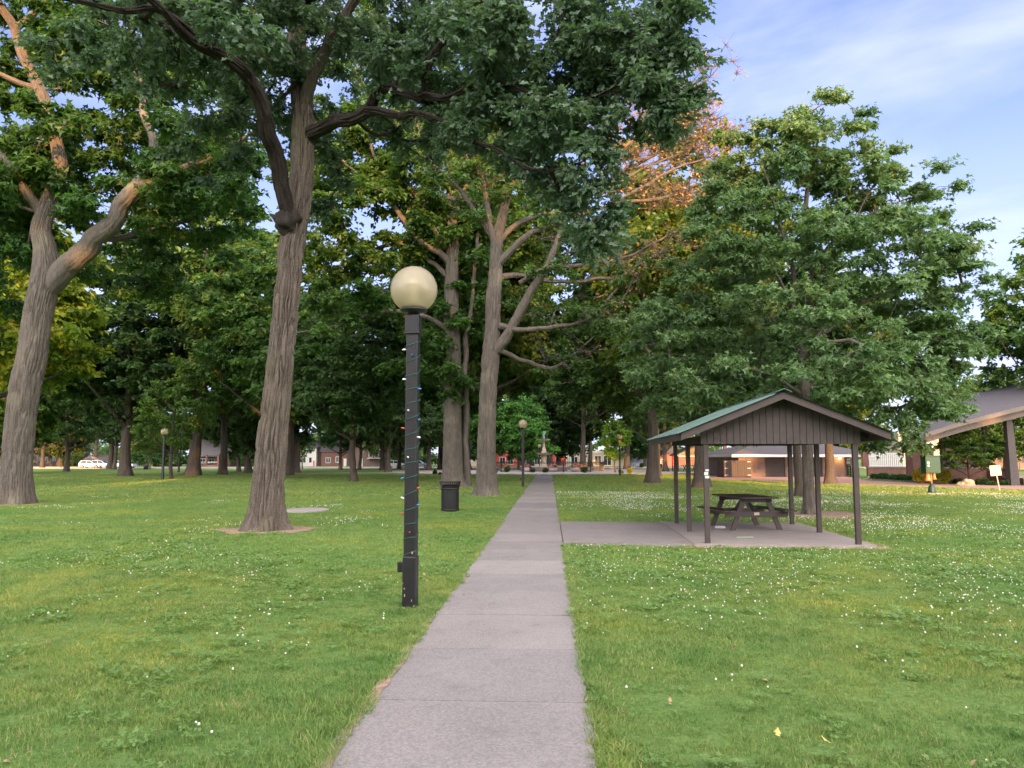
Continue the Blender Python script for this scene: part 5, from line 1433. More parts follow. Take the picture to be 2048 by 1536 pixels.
MB().box(gx(1970, d1) - o1, gx(2003, d1) - o1, -.06, .41, zt1 + .0, Zf(933, d1) + .06).build('coping', MAT['concrete_pale'], w1)
a0_, a1_ = gx(1975, d1) - o1, gx(2080, 46.5) - o1
MB().prism([(a0_, -.05, 0), (a1_, -3.5, 0), (a1_, -3.5, .42), (gx(2003, d1) - o1, -.95, zt1 + .03), (a0_, -.05, zt1 + .0)], (.05, .35, 0)).build('sloping_wall', MAT['brick_dark'], w1)
MB().beam((gx(2003, d1) - o1, -.80, zt1 + .05), (a1_ + .02, -3.35, .46), .45, .07).build('coping', MAT['concrete_pale'], w1)
sheet('mulch_bed', [tuple(gp(1735, 960.0)[:2]), tuple(gp(1880, 967.5)[:2]), tuple(gp(2060, 972)[:2]), (gx(2060, 50), 50), (gx(1870, 50.2), 50.2), (gx(1860, 61.8), 61.8), (gx(1740, 65.8), 65.8)], .016, MAT['mulch'])
# boulder
g_ = np.random.default_rng(4)
def boulder(name, loc, r, label, seed, mat='rock'):
    Vs = []
    for th in np.linspace(0, np.pi, 14):
        for ph in np.linspace(0, 2 * np.pi, 20, endpoint=False):
            Vs.append([math.sin(th) * math.cos(ph), math.sin(th) * math.sin(ph), math.cos(th)])
    Vs = np.array(Vs); q_ = 1 + .35 * vnoise(Vs[:, 0] * 1.7, Vs[:, 1] * 1.7, Vs[:, 2] * 1.7, seed) + .1 * vnoise(Vs[:, 0] * 5, Vs[:, 1] * 5, Vs[:, 2] * 5, seed + 1)
    V = Vs * q_[:, None] * np.array(r)
    i = np.arange(13)[:, None] * 20; j = np.arange(20)[None]
    q = np.stack([i + j, i + (j + 1) % 20, i + 20 + (j + 1) % 20, i + 20 + j], -1).reshape(-1, 4)
    o = mobj(name, build_mesh(name, V, [q[:, ::-1]], MAT[mat], False), None, label=label, cat='boulder')
    o.location = tuple(loc); return o
bl_ = gp(1937, 972); bl_[2] = .16
boulder('boulder', bl_, (.40, .3, .30), 'sunlit orange sandstone boulder at the foot of the umbrella-shaped tree', 8)
bl_ = gp(1921, 972); bl_[2] = .08
boulder('boulder', bl_, (.22, .2, .16), 'small grey stone left of the sunlit boulder', 9, 'rock')

# ------------------------------------------------------------------ green box on its post
gb = gp(1864, 988)
k_ = gb[1] / F_PX
r = empty('green_box_stand', gb, R(6), label='dark green metal box on a green post with two orange bells below it', cat='box on post')
MB().box(-.42, .42, -.35, .35, -.05, .06).build('base_slab', MAT['concrete_pale'], r)
MB().lathe([(.17, .06), (.165, .12), (.15, .30), (.09, .42), (.055, .46), (0, .46)], k=18).build('base_cone', MAT['green_paint'], r, True)
MB().lathe([(.05, .45), (.045, 1.0)], k=14).build('post', m_plain('post_wood', (.20, .15, .09), .6), r, True)
zb0, zb1 = (988 - 947) * k_, (988 - 913.5) * k_
MB().box(-.36, .36, -.20, .20, zb0, zb1).build('box', MAT['green_paint'], r, bevel=.012)
MB().box(-.385, .385, -.225, .22, zb1 + .001, zb1 + .05).build('lid', MAT['green_paint'], r, bevel=.01)
MB().box(-.31, .345, -.212, -.202, zb0 + .04, zb1 - .09).build('door', MAT['green_paint'], r, bevel=.004)
mb = MB()
mb.lathe([(0, -.005), (.06, -.004), (.06, .004), (0, .005)], k=14); m1_ = mb.build('sticker', MAT['white_plastic'], r); m1_.rotation_euler = (R(90), 0, 0); m1_.location = (-.255, -.219, zb0 + .49)
mb = MB(); mb.lathe([(0, -.005), (.05, -.004), (.05, .004), (0, .005)], k=14); m1_ = mb.build('sticker', MAT['white_plastic'], r); m1_.rotation_euler = (R(90), 0, 0); m1_.location = (-.245, -.219, zb0 + .35)
for s_, h_, w2 in ((-1, .36, .135), (1, .29, .085)):
    cx_ = -.165 if s_ < 0 else .155
    MB().lathe([(.03, 0), (w2 * .62, -.03), (w2 * .72, -.12), (w2 * .8, -h_ * .75), (w2 * 1.15, -h_), (w2 * .9, -h_ + .01), (.0, -h_ * .8)], k=18).build('bell', MAT['orange'], r, True).location = (cx_, 0, zb0 - .002)
# notice board on a leaning post
sg = gp(2000, 982.5)
k2 = sg[1] / F_PX
r = empty('notice_sign', sg, R(-4), label='cream square notice board on a thin pale leaning post by the plaza', cat='sign')
o = MB().beam((0, 0, -.05), (-.14, 0, 32 * k2 + .1), .05, .035).build('post', MAT['cream'], r)
bd = MB().box(-.27, .27, -.03, -.015, -.26, .26).build('board', MAT['cream'], r, bevel=.01); bd.location = (-.17, 0, 51 * k2 - .26); bd.rotation_euler = (0, R(-5), 0)
mb = MB()
for j_, (zz, ww_) in enumerate([(.15, .07), (.07, .30), (.0, .22), (-.07, .28), (-.14, .14)]): mb.box(-ww_ / 2, ww_ / 2, -.034, -.031, zz - .012, zz + .012)
mb.build('faded_print', MAT['tan_wood'], bd)

# ------------------------------------------------------------------ pavilion at the right edge
pv = empty('pavilion', (gx(2000, 52), 52, 0), label='large open pavilion with a sweeping grey shingle roof and dark tapered columns', cat='pavilion')
o2 = np.array([gx(2000, 52), 52, 0])
fr_ = [(1850, 867, 46), (1915, 846, 46), (1980, 829, 46), (2048, 812, 46), (2140, 792, 46), (2240, 800, 46), (2360, 850, 46)]
bk_ = [(1862, 838, 60), (1915, 797, 60), (1965, 783, 60), (2000, 776, 60), (2024, 771, 60), (2080, 783, 60), (2240, 830, 60)]
Pf = catmull(np.array([at(*q_) for q_ in fr_]) - o2, .6); Pb = catmull(np.array([at(*q_) for q_ in bk_]) - o2, .6)
m_ = 30
def resamp(P):
    s = np.concatenate([[0], np.cumsum(np.linalg.norm(P[1:] - P[:-1], axis=1))]); t = np.linspace(0, s[-1], m_)
    return np.column_stack([np.interp(t, s, P[:, k]) for k in range(3)])
Pf, Pb = resamp(Pf), resamp(Pb)
nv = 8
V = []; 
for off in (0, -.18):
    for v_ in range(nv):
        t = v_ / (nv - 1); V.append(Pf * (1 - t) + Pb * t + [0, 0, off + .5 * math.sin(t * math.pi)])
V = np.vstack(V)
F = []
for off in (0, m_ * nv):
    for v_ in range(nv - 1):
        for i_ in range(m_ - 1):
            a_ = off + v_ * m_ + i_; F.append([a_, a_ + 1, a_ + m_ + 1, a_ + m_])
mobj('roof', build_mesh('roof', V, [np.array(F)], MAT['shingle'], True), pv)
def strip(name, P, dz0, dz1, dy0, dy1, mat):
    V = np.vstack([P + [0, dy0, dz0], P + [0, dy0, dz1], P + [0, dy1, dz1], P + [0, dy1, dz0]]); n_ = len(P); F = []
    for i_ in range(n_ - 1):
        for k_ in range(4):
            a_, b_ = k_ * n_ + i_, ((k_ + 1) % 4) * n_ + i_; F.append([a_, a_ + 1, b_ + 1, b_])
    mobj(name, build_mesh(name, V, [np.array(F)], mat), pv)
strip('fascia', Pf, -.24, .01, -.02, .10, MAT['tan_wood'])
strip('arch_beam', Pf, -.66, -.255, .5, .75, MAT['tan_wood'])
strip('soffit', Pf, -.25, -.242, .11, 3.0, MAT['tan_wood'])
for px_, d_, w0, w1_, lean in ((2026, 47.2, .27, .17, 0), (1977, 53, .16, .13, 0), (2230, 47.2, .27, .17, 0), (2180, 53, .2, .15, 0), (1890, 60, .2, .15, 0)):
    x_ = gx(px_, d_) - o2[0]; y_ = d_ - 52
    zt_ = {2026: Zf(826, 47), 1977: Zf(846, 53), 2230: Zf(812, 47), 2180: Zf(812, 53), 1890: Zf(868, 60)}[px_]
    MB().add([(x_ - w0, y_ - w0, 0), (x_ + w0, y_ - w0, 0), (x_ + w0, y_ + w0, 0), (x_ - w0, y_ + w0, 0), (x_ - .1 - w1_, y_ - w1_, zt_), (x_ - .1 + w1_, y_ - w1_, zt_), (x_ - .1 + w1_, y_ + w1_, zt_), (x_ - .1 - w1_, y_ + w1_, zt_)],
             [np.array([[3, 2, 1, 0], [4, 5, 6, 7], [0, 1, 5, 4], [1, 2, 6, 5], [2, 3, 7, 6], [3, 0, 4, 7]])]).build('column', MAT['column'], pv)
    MB().box(x_ - .1 - w1_ - .1, x_ - .1 + w1_ + .1, y_ - w1_ - .1, y_ + w1_ + .1, zt_ - .12, zt_ + .3).build('bracket', MAT['brown_dark'], pv)
for px_ in (1935, 1995, 2060):
    pass

# ------------------------------------------------------------------ houses and shops beyond the park
def building(name, px0, px1, ytop, d, depth, wall, roof, roof_kind, label, cat='house', rise=1.6, wins=(), doors=(), wmat='glass', trim='white_paint', eave=.3):
    x0, x1 = gx(px0, d), gx(px1, d); c = (x0 + x1) / 2; hw_ = (x1 - x0) / 2; zt_ = Zf(ytop, d)
    r = empty(name, (c, d, 0), label=label, cat=cat)
    MB().box(-hw_, hw_, 0, depth, 0, zt_).build('wall', MAT[wall], r)
    if roof_kind == 'gable':      # ridge along x
        MB().prism([(-hw_ - eave, -eave, zt_ + .003), (-hw_ - eave, depth + eave, zt_ + .003), (-hw_ - eave, depth / 2, zt_ + rise)], (2 * hw_ + 2 * eave, 0, 0)).build('roof', MAT[roof], r)
    elif roof_kind == 'front':    # gable towards the park
        MB().prism([(-hw_ - eave, -eave, zt_ + .003), (hw_ + eave, -eave, zt_ + .003), (0, -eave, zt_ + rise)], (0, depth + 2 * eave, 0)).build('roof', MAT[roof], r)
    else:
        MB().box(-hw_ - .08, hw_ + .08, -.08, depth + .08, zt_ + .003, zt_ + .22).build('parapet', MAT[roof], r)
    def opening(nm, a_, b_, t_, bb, mt, arch=False):
        xa, xb = gx(a_, d) - c, gx(b_, d) - c; za, zb2 = max(.02, Zf(bb, d)), Zf(t_, d)
        f_ = MB()
        th = .09
        f_.box(xa - th, xb + th, -.06, -.003, zb2, zb2 + th); f_.box(xa - th, xb + th, -.06, -.003, za - th * (nm == 'window'), za + .001 if nm != 'window' else za)
        f_.box(xa - th, xa, -.06, -.003, za, zb2); f_.box(xb, xb + th, -.06, -.003, za, zb2)
        if nm == 'window' and xb - xa > .7: f_.box((xa + xb) / 2 - .03, (xa + xb) / 2 + .03, -.055, -.003, za, zb2)
        fo = f_.build(nm, MAT[trim], r)
        MB().box(xa, xb, -.03, -.004, za, zb2).build('pane' if nm == 'window' else 'leaf', MAT[mt], fo)
    for w_ in wins: opening('window', *w_, wmat)
    for w_ in doors: opening('door', *w_[:4], w_[4] if len(w_) > 4 else 'white_paint')
    return r
building('white_house', 598, 632, 896, 150, 9, 'white_paint', 'shingle', 'gable', 'white house seen between trunks right of the burl oak', wins=[(606, 611, 915, 925), (618, 623, 915, 925), (606, 611, 899, 907), (618, 623, 899, 907)], doors=[(626, 629.5, 921, 934, 'red_wall')])
building('brick_house', 392, 460, 914, 146, 9, 'brick_dark', 'shingle', 'gable', 'dark brick house with a porch far back between left lawn trunks', wins=[(400, 410, 918, 927), (418, 428, 918, 927), (440, 452, 916, 927)], doors=[(432, 436, 917, 931, 'brown_dark')], rise=4)
r = empty('porch', (gx(412, 142), 142, 0), label='porch with white rails and brick posts before the dark brick house', cat='porch')
MB().box(-2.2, 2.2, 0, 3, 0, .35).build('floor', MAT['brick_dark'], r)
for x_ in (-2.1, 0, 2.1): MB().box(x_ - .16, x_ + .16, .05, .35, .35, 2.2).build('post', MAT['brick_dark'], r)
MB().box(-2.1, 2.1, .1, .16, .8, .9).build('rail', MAT['white_paint'], r)
MB().box(-2.4, 2.4, -.1, 3.2, 2.2, 2.4).build('porch_roof', MAT['shingle'], r)
building('dark_house', 62, 128, 895, 150, 9, 'brown_board', 'shingle', 'gable', 'dark low house at the far left behind the small trunks', wins=[(72, 80, 914, 922), (88, 96, 914, 922), (104, 112, 914, 922)], rise=3, trim='brown_board')
building('brown_house', 642, 705, 904, 150, 9, 'brick_dark', 'shingle', 'gable', 'brown brick house behind the mid-sized forked tree', wins=[(652, 660, 916, 925), (672, 680, 914, 924)], doors=[(688, 692, 918, 933)], rise=3)
bb_ = building('apartment_house', 708, 762, 884, 148, 10, 'brick_tan', 'shingle', 'flat', 'tan apartment house with small balconies and a white door', wins=[(738, 744, 888, 896), (750, 756, 888, 896), (738, 744, 906, 914), (750, 756, 906, 914)], doors=[(719, 724, 918, 933)])
for zz in (897, 914):
    MB().box(gx(734, 147) - gx(735, 148), gx(760, 147) - gx(735, 148), -1.2, -.01, Zf(zz + 3, 148) , Zf(zz + 3, 148) + .12).build('balcony', MAT['white_paint'], bb_)
    mb = MB()
    for x_ in np.linspace(gx(734, 147), gx(760, 147), 18) - gx(735, 148): mb.box(x_ - .02, x_ + .02, -1.2, -1.16, Zf(zz + 3, 148) + .12, Zf(zz + 3, 148) + .9)
    mb.box(gx(734, 147) - gx(735, 148), gx(760, 147) - gx(735, 148), -1.21, -1.15, Zf(zz + 3, 148) + .9, Zf(zz + 3, 148) + .96)
    mb.build('balcony_rail', MAT['brown_board'], bb_)
building('white_garage', 168, 196, 920, 145, 7, 'white_paint', 'shingle', 'front', 'small white garage beyond the left lawn', rise=1.0, doors=[(176, 188, 923, 933, 'cream')])
building('pale_house', 935, 988, 905, 148, 9, 'cream', 'shingle', 'gable', 'pale house glimpsed behind the half-dead tree', wins=[(945, 951, 912, 922), (965, 971, 912, 922)], rise=2.2)
building('red_shop', 991, 1050, 904, 150, 9, 'red_wall', 'white_paint', 'flat', 'red shop left of the fountain', cat='shop', wins=[(1000, 1010, 915, 928), (1016, 1026, 915, 928)], rise=1)
building('white_shop', 1051, 1090, 903, 149, 9, 'white_paint', 'grey_metal', 'flat', 'white shop front directly behind the fountain', cat='shop', wins=[(1056, 1064, 913, 928), (1070, 1078, 913, 928)], doors=[(1082, 1086, 915, 932, 'brown_dark')])
building('red_shop', 1091, 1132, 904, 151, 9, 'red_wall', 'white_paint', 'flat', 'red shop right of the fountain, next to white columns', cat='shop', wins=[(1096, 1103, 916, 926), (1112, 1119, 916, 926)])
r_ = building('cream_shop', 1133, 1250, 905, 150, 9, 'cream', 'white_paint', 'flat', 'long cream shop front with a dark canopy right of the red shop', cat='shop', wins=[(1143, 1155, 914, 930), (1160, 1172, 914, 930), (1190, 1202, 912, 930), (1208, 1222, 912, 930)], doors=[(1178, 1183, 914, 933, 'brown_dark')])
for px_ in (1134, 1137.5, 1141): MB().box(gx(px_, 149) - gx(1191.5, 150) - .1, gx(px_, 149) - gx(1191.5, 150) + .1, -.35, -.12, 0, Zf(906, 149)).build('column', MAT['white_paint'], r_)
# mural wall
m, n, p, o_ = new_mat('mural')
v_ = coords(n, 'Object')
c_ = ramp(n, noise(n, v_, .8, 5, .7, 1.5), [(.38, (.75, .78, .85)), (.47, (.10, .16, .42)), (.52, (.55, .62, .8)), (.58, (.8, .8, .84)), (.63, (.05, .06, .14)), (.70, (.7, .7, .75))])
n.links.new(c_, p.inputs['Base Color']); p.inputs['Roughness'].default_value = .7
MAT['mural'] = m
r_ = building('mural_building', 1262, 1316, 906, 152, 9, 'mural', 'shingle', 'flat', 'wall painted with a blue and white abstract mural', cat='building')
fl = MB()
fx0, fz1, s1_ = gx(1277, 151.8) - gx(1289, 152), Zf(909, 152), .105
for (a_, b_, c_, d_) in ((0, .4, 0, .35), (.6, 1, 0, .35), (0, .4, .6, 1), (.6, 1, .6, 1)):
    fl.box(fx0 + a_ * .9, fx0 + b_ * .9, -.03, -.005, fz1 - 1.0 + c_ * .8, fz1 - 1.0 + d_ * .8)
fl.build('painted_panel', MAT['red_wall'], r_)
building('red_store', 1317, 1352, 909, 152, 9, 'red_wall', 'shingle', 'gable', 'low red store behind the far forked trunk', cat='shop', wins=[(1322, 1329, 919, 929)], rise=2)
building('red_store', 1332, 1420, 913, 155, 9, 'brick_dark', 'white_paint', 'flat', 'brick and pink store behind the orange-gabled kiosk', cat='shop', wins=[(1345, 1352, 919, 929), (1372, 1380, 919, 929), (1400, 1408, 919, 929)])
building('brick_store', 1422, 1475, 910, 150, 9, 'brick_tan', 'white_paint', 'flat', 'tan store behind the green board and the wooden enclosure', cat='shop', wins=[(1428, 1436, 916, 928), (1444, 1452, 916, 928)])
building('peach_building', 1800, 1848, 868, 105, 9, 'cream', 'white_paint', 'flat', 'peach building behind the slatted screen', cat='building', wins=[(1811, 1817, 877, 893), (1829, 1834, 877, 893)])
building('peach_building', 1850, 1890, 878, 100, 9, 'cream', 'cream', 'flat', 'pale peach building behind the tall brick pier', cat='building', wins=[(1861, 1866, 884, 899)])
building('orange_brick_building', 1955, 2110, 876, 110, 12, 'brick_tan', 'brick_tan', 'flat', 'orange brick building seen through the pavilion columns', cat='building', wins=[(1962, 1968, 895, 925), (1999, 2004, 895, 925), (2008, 2013, 895, 925), (2044, 2050, 895, 925)], trim='brick_tan')

# orange-gabled kiosk in the distance
dk = 93
kk_ = empty('kiosk', (gx(1388, dk), dk, 0), label='open kiosk with a tan gable and a round blue emblem behind the shelter posts', cat='kiosk')
hk = (gx(1422, dk) - gx(1355, dk)) / 2
zk = Zf(912, dk)
for s_ in (-1, 1):
    for y_ in (0, 3.4): MB().box(s_ * (hk - .15) - .06, s_ * (hk - .15) + .06, y_, y_ + .12, 0, zk).build('post', MAT['brown_dark'], kk_)
    MB().prism([(0, -.3, zk + 1.12), (s_ * (hk + .2), -.3, zk), (s_ * (hk + .2), -.3, zk + .08), (0, -.3, zk + 1.22)][::s_], (0, 4.2, 0)).build('roof', MAT['tan_wood'], kk_)
MB().prism([(-hk, -.1, zk + .003), (hk, -.1, zk + .003), (0, -.1, zk + 1.08)], (0, .08, 0)).build('gable', m_plain('ochre', (.52, .30, .10), .6), kk_)
em = MB().lathe([(0, -.02), (.30, -.02), (.30, .02), (0, .02)], k=24).build('emblem', m_plain('emblem_blue', (.10, .16, .28), .5), kk_); em.rotation_euler = (R(90), 0, 0); em.location = (.35, -.13, zk + .42)
em2 = MB().lathe([(0, -.005), (.18, -.005), (.18, .005), (0, .005)], k=24).build('ring', MAT['white_plastic'], em); em2.location = (0, 0, .026)
# green board
r = empty('green_board', gp(1434, 943), label='green board on two legs between the shelter posts, left of the wooden enclosure', cat='board')
k3 = gp(1434, 943)[1] / F_PX
MB().box(-6.5 * k3, 6.5 * k3, 0, .05, 7 * k3, 20 * k3).build('panel', MAT['green_paint'], r)
for s_ in (-1, 1): MB().box(s_ * 4 * k3 - .04, s_ * 4 * k3 + .04, .051, .12, 0, 20 * k3).build('leg', MAT['black_paint'], r)
def far_table(px, py, label, mat='brown_dark'):
    b = gp(px, py); r = empty('picnic_table', b, .2, label=label, cat='picnic table', group='far picnic tables')
    MB().box(-.9, .9, -.36, .36, .72, .77).build('table_top', MAT[mat], r)
    for s_ in (-1, 1):
        MB().box(-.9, .9, s_ * .65 - .13, s_ * .65 + .13, .42, .46).build('seat', MAT[mat], r)
        MB().beam((s_ * .6, -.6, 0), (s_ * .6, .25, .72), .06, .06).build('leg', MAT[mat], r); MB().beam((s_ * .6 + .07, .6, 0), (s_ * .6 + .07, -.25, .72), .06, .06).build('leg', MAT[mat], r)
far_table(1378, 943.5, 'dark picnic table under the orange-gabled kiosk')
far_table(1450, 944, 'dark picnic table right of the green board')
far_table(1418, 944, 'dark picnic table left of the green board, behind a shelter post')
# planters of pink flowers in the fountain court
MAT['pink'] = m_plain('pink_petals', (.62, .16, .20), .6, var=.3, scale=20)
for i_, (px_, lab) in enumerate([(1008, 'pink flower tub behind the railing, far left of the fountain'), (1052, 'pink flower tub just left of the fountain base'), (1106, 'pink flower tub just right of the fountain base'), (1150, 'pink flower tub in the middle of the court right of the fountain'), (1172, 'pink flower tub at the right side of the fountain court')]):
    b = np.array([gx(px_, 92 + i_ % 2), 92 + i_ % 2, 0])
    if np.linalg.norm(b - FC) > 7.0: b = FC + (b - FC) / np.linalg.norm(b - FC) * 6.6
    r = empty('flower_tub', b, label=lab, cat='flower tub', group='flower tubs in the fountain court')
    MB().lathe([(.38, 0), (.5, .1), (.55, .5), (.48, .5), (0, .45)], k=20).build('tub', MAT['concrete_pale'], r, True)
    T = Tree(200 + i_); T.blob((0, 0, .7), (.6, .6, .28), 30, .14, .5); T.C, T.O, T.RC = T.cl[0], T.out[0], T.rc[0]
    V, F, ti, a_, b_ = crown_arrays(T.g, T.C, T.O, T.RC, tw=4, lf=6, size=.11, shape='rhomb')
    h_ = len(F) // 2
    mobj('flowers', build_mesh('flowers', V, [F[:h_]], MAT['pink']), r)
    mobj('leaves', build_mesh('leaves', V, [F[h_:]], MAT['leaf_green'], False, {'tint': ('FACE', ti[h_:])}), r)

# far litter bin and parked cars
r = empty('litter_bin', gp(292, 939), label='dark litter bin far off left of the far lamp', cat='litter bin')
MB().lathe([(.32, 0), (.34, .9), (0, .92)], k=20).build('drum', MAT['black_paint'], r, True); MB().lathe([(.37, .92), (.37, .98), (0, 1.05)], k=20).build('lid', MAT['black_paint'], r, True)
def car(px, y_, label, body, seed=0, sc=.78):
    r = empty('parked_car', (gx(px, y_), y_, 0), label=label, cat='car', group='cars parked along the far street')
    r.scale = (sc, sc, sc)
    paint = m_plain('car_paint', body, .3, metal=.4, var=.05, coat=.6)
    side = [(-2.2, .35), (2.15, .35), (2.25, .6), (2.2, .85), (1.2, 1.02), (.75, 1.05), (.15, 1.55), (-1.75, 1.58), (-2.15, 1.1), (-2.25, .7)]
    MB().prism([(x, -.88, z) for x, z in side], (0, 1.76, 0)).build('body', paint, r, bevel=.07)
    wn = [(.62, 1.05), (.12, 1.46), (-.55, 1.49), (-.55, 1.05)]; wn2 = [(-.65, 1.05), (-.65, 1.49), (-1.6, 1.50), (-1.9, 1.07)]
    for w__ in (wn, wn2):
        MB().prism([(x, -.893, z) for x, z in w__][::-1], (0, .008, 0)).build('window', MAT['glass'], r)
    MB().prism([(.80, -.75, 1.07), (.80, .75, 1.07), (.24, .70, 1.53), (.24, -.70, 1.53)], (.02, 0, .015)).build('windscreen', MAT['glass'], r)
    for s_ in (-1.4, 1.4):
        for q_ in (-.80, .80):
            wl_ = MB().lathe([(0, -.11), (.34, -.11), (.36, -.06), (.36, .06), (.34, .11), (0, .11)], k=22).build('wheel', MAT['black_paint'], r, True); wl_.rotation_euler = (R(90), 0, 0); wl_.location = (s_, q_ * 1.03, .36)
            rm_ = MB().lathe([(0, -.02), (.2, -.02), (.21, .02), (0, .02)], k=16).build('rim', MAT['grey_metal'], wl_, True); rm_.location = (0, 0, .115 if q_ < 0 else -.115)
    for q_ in (-.62, .62):
        MB().box(2.19, 2.26, q_ - .16, q_ + .16, .68, .82).build('headlight', MAT['white_plastic'], r); MB().box(-2.27, -2.2, q_ - .12, q_ + .12, .85, 1.1).build('tail_light', MAT['red_wall'], r)
car(794, 122.6, 'silver estate car on the far street left of the lamp post', (.62, .63, .66))
car(838, 122.6, 'blue-grey car on the far street half behind the lamp post', (.40, .46, .58))
car(183, 122.6, 'white car on the far street, middle of three', (.75, .75, .76))
car(205, 122.8, 'white car with a reddish tail beside the pair of close trunks', (.76, .74, .72))
car(248, 122.6, 'white car half hidden behind the stout straight trunk', (.74, .76, .78))
# a few small sticks and leaves on the lawn
for i_, (px_, py_, lab) in enumerate([(295, 1004, 'pale curled scrap on the left lawn near the leaning tree'), (1555, 1490, 'yellow fallen leaf on the right lawn nearest the camera'), (1664, 1505, 'yellow-brown fallen leaf at the bottom of the right lawn')]):
    b = gp(px_, py_)
    V = template(T_OAK) * .09 * (2.0 if i_ == 0 else .75); V[:, 2] = V[:, 2] * -1 + .02
    o = mobj('fallen_leaf', build_mesh('fallen_leaf', V, [np.arange(len(V))[None]], m_plain('leaf_yellow', (.55, .42, .12) if i_ else (.5, .42, .3), .7)), None, label=lab, cat='leaf')
    o.location = (b[0], b[1], .035); o.rotation_euler = (R(12), R(-10), i_ * 1.3)

# unseen houses added behind the camera to shade the lawn from low sun
for n_, (x0_, x1_, h_, lab) in enumerate([(-52, -36, 6.8, 'brick house added behind the viewer as a sun block, far left'), (-32, -10.5, 6.6, 'white house added behind the viewer as a sun block, left of centre'), (-10.4, 3.1, 6.9, 'narrow tan house added behind the viewer as a sun block'), (5.3, 17, 6.7, 'long brick house added behind the viewer as a sun block'), (18.2, 36, 6.6, 'cream house added behind the viewer as a sun block, right of centre'), (39, 58, 6.4, 'brown house added behind the viewer as a sun block, far right')]):
    r = empty('sun_block_house', ((x0_ + x1_) / 2, -60, 0), label=lab, cat='house', group='added sun-blocking houses behind the viewer')
    hw_ = (x1_ - x0_) / 2
    MB().box(-hw_, hw_, -9, 0, 0, h_).build('wall', MAT[['brick_dark', 'white_paint', 'brick_tan', 'brick_dark', 'cream', 'brick_tan'][n_]], r)
    MB().prism([(-hw_ - .3, -9.4, h_ + .003), (-hw_ - .3, .4, h_ + .003), (-hw_ - .3, -4.5, h_ + 2.2)], (2 * hw_ + .6, 0, 0)).build('roof', MAT['shingle'], r)
    for k_ in range(int(hw_ / 1.6)):
        x_ = -hw_ + 1.6 + k_ * 3.2
        if x_ > hw_ - 1: break
        for z_ in (1.0, 4.0):
            fo = MB().box(x_ - .6, x_ + .6, .003, .06, z_, z_ + 1.5).build('window', MAT['white_paint'], r)
            MB().box(x_ - .5, x_ + .5, .061, .07, z_ + .1, z_ + 1.4).build('pane', MAT['glass'], fo)
# far belt of woods that closes the horizon
g = np.random.default_rng(77); n = 1900
th_ = g.uniform(-1.0, 1.0, n); Rr_ = g.uniform(205, 245, n)
Cw = np.column_stack([np.sin(th_) * Rr_, np.cos(th_) * Rr_, 1.0 + g.uniform(0, 1, n) * (8 + 4 * vnoise(th_ * 14, th_ * 0, th_ * 0, 3))])
V, F, ti, a_, b_ = crown_arrays(g, Cw, norm(g.normal(size=(n, 3))), np.full(n, 1.7), tw=3, lf=5, size=1.5, shape='rhomb')
mobj('distant_woods', build_mesh('distant_woods', V, [F], MAT['leaf_far'], False, {'tint': ('FACE', ti)}), None, kind='stuff', label='distant belt of trees beyond the houses', cat='woods')

def hedge(px0, px1, d, h, label, seed, col=(.6, .7, .6)):
    x0, x1 = gx(px0, d), gx(px1, d); g = np.random.default_rng(seed); n = int((x1 - x0) * 14)
    r = empty('hedge', ((x0 + x1) / 2, d, 0), label=label, cat='hedge', group='hedges beyond the street')
    C_ = np.column_stack([g.uniform(x0, x1, n) - (x0 + x1) / 2, g.uniform(-.8, .8, n), g.uniform(.1, 1, n) * h * (1 + .15 * np.sin(np.arange(n)))])
    V, F, ti, a_, b_ = crown_arrays(g, C_, norm(g.normal(size=(n, 3))), np.full(n, .45), tw=3, lf=6, size=.42, shape='rhomb')
    o = mobj('foliage', build_mesh('foliage', V, [F], MAT['leaf_far'], False, {'tint': ('FACE', ti)}), r); o.color = (*col, 1)
hedge(225, 292, 139, 2.6, 'dark hedge beyond the street between the white cars and the brick porch house', 1)
hedge(302, 390, 140, 2.2, 'long dark hedge beyond the street behind the far lamp', 2)
hedge(462, 520, 139, 3.0, 'dark hedge beyond the street left of the burl oak', 3)
hedge(560, 598, 140, 2.6, 'dark hedge beyond the street left of the white house', 4)
hedge(765, 935, 141, 2.0, 'long hedge beyond the street behind the parked cars', 5)
hedge(0, 60, 139, 3.0, 'dark hedge at the far left beyond the street', 6)
hedge(130, 165, 139, 2.4, 'dark hedge beyond the street right of the dark house', 7)
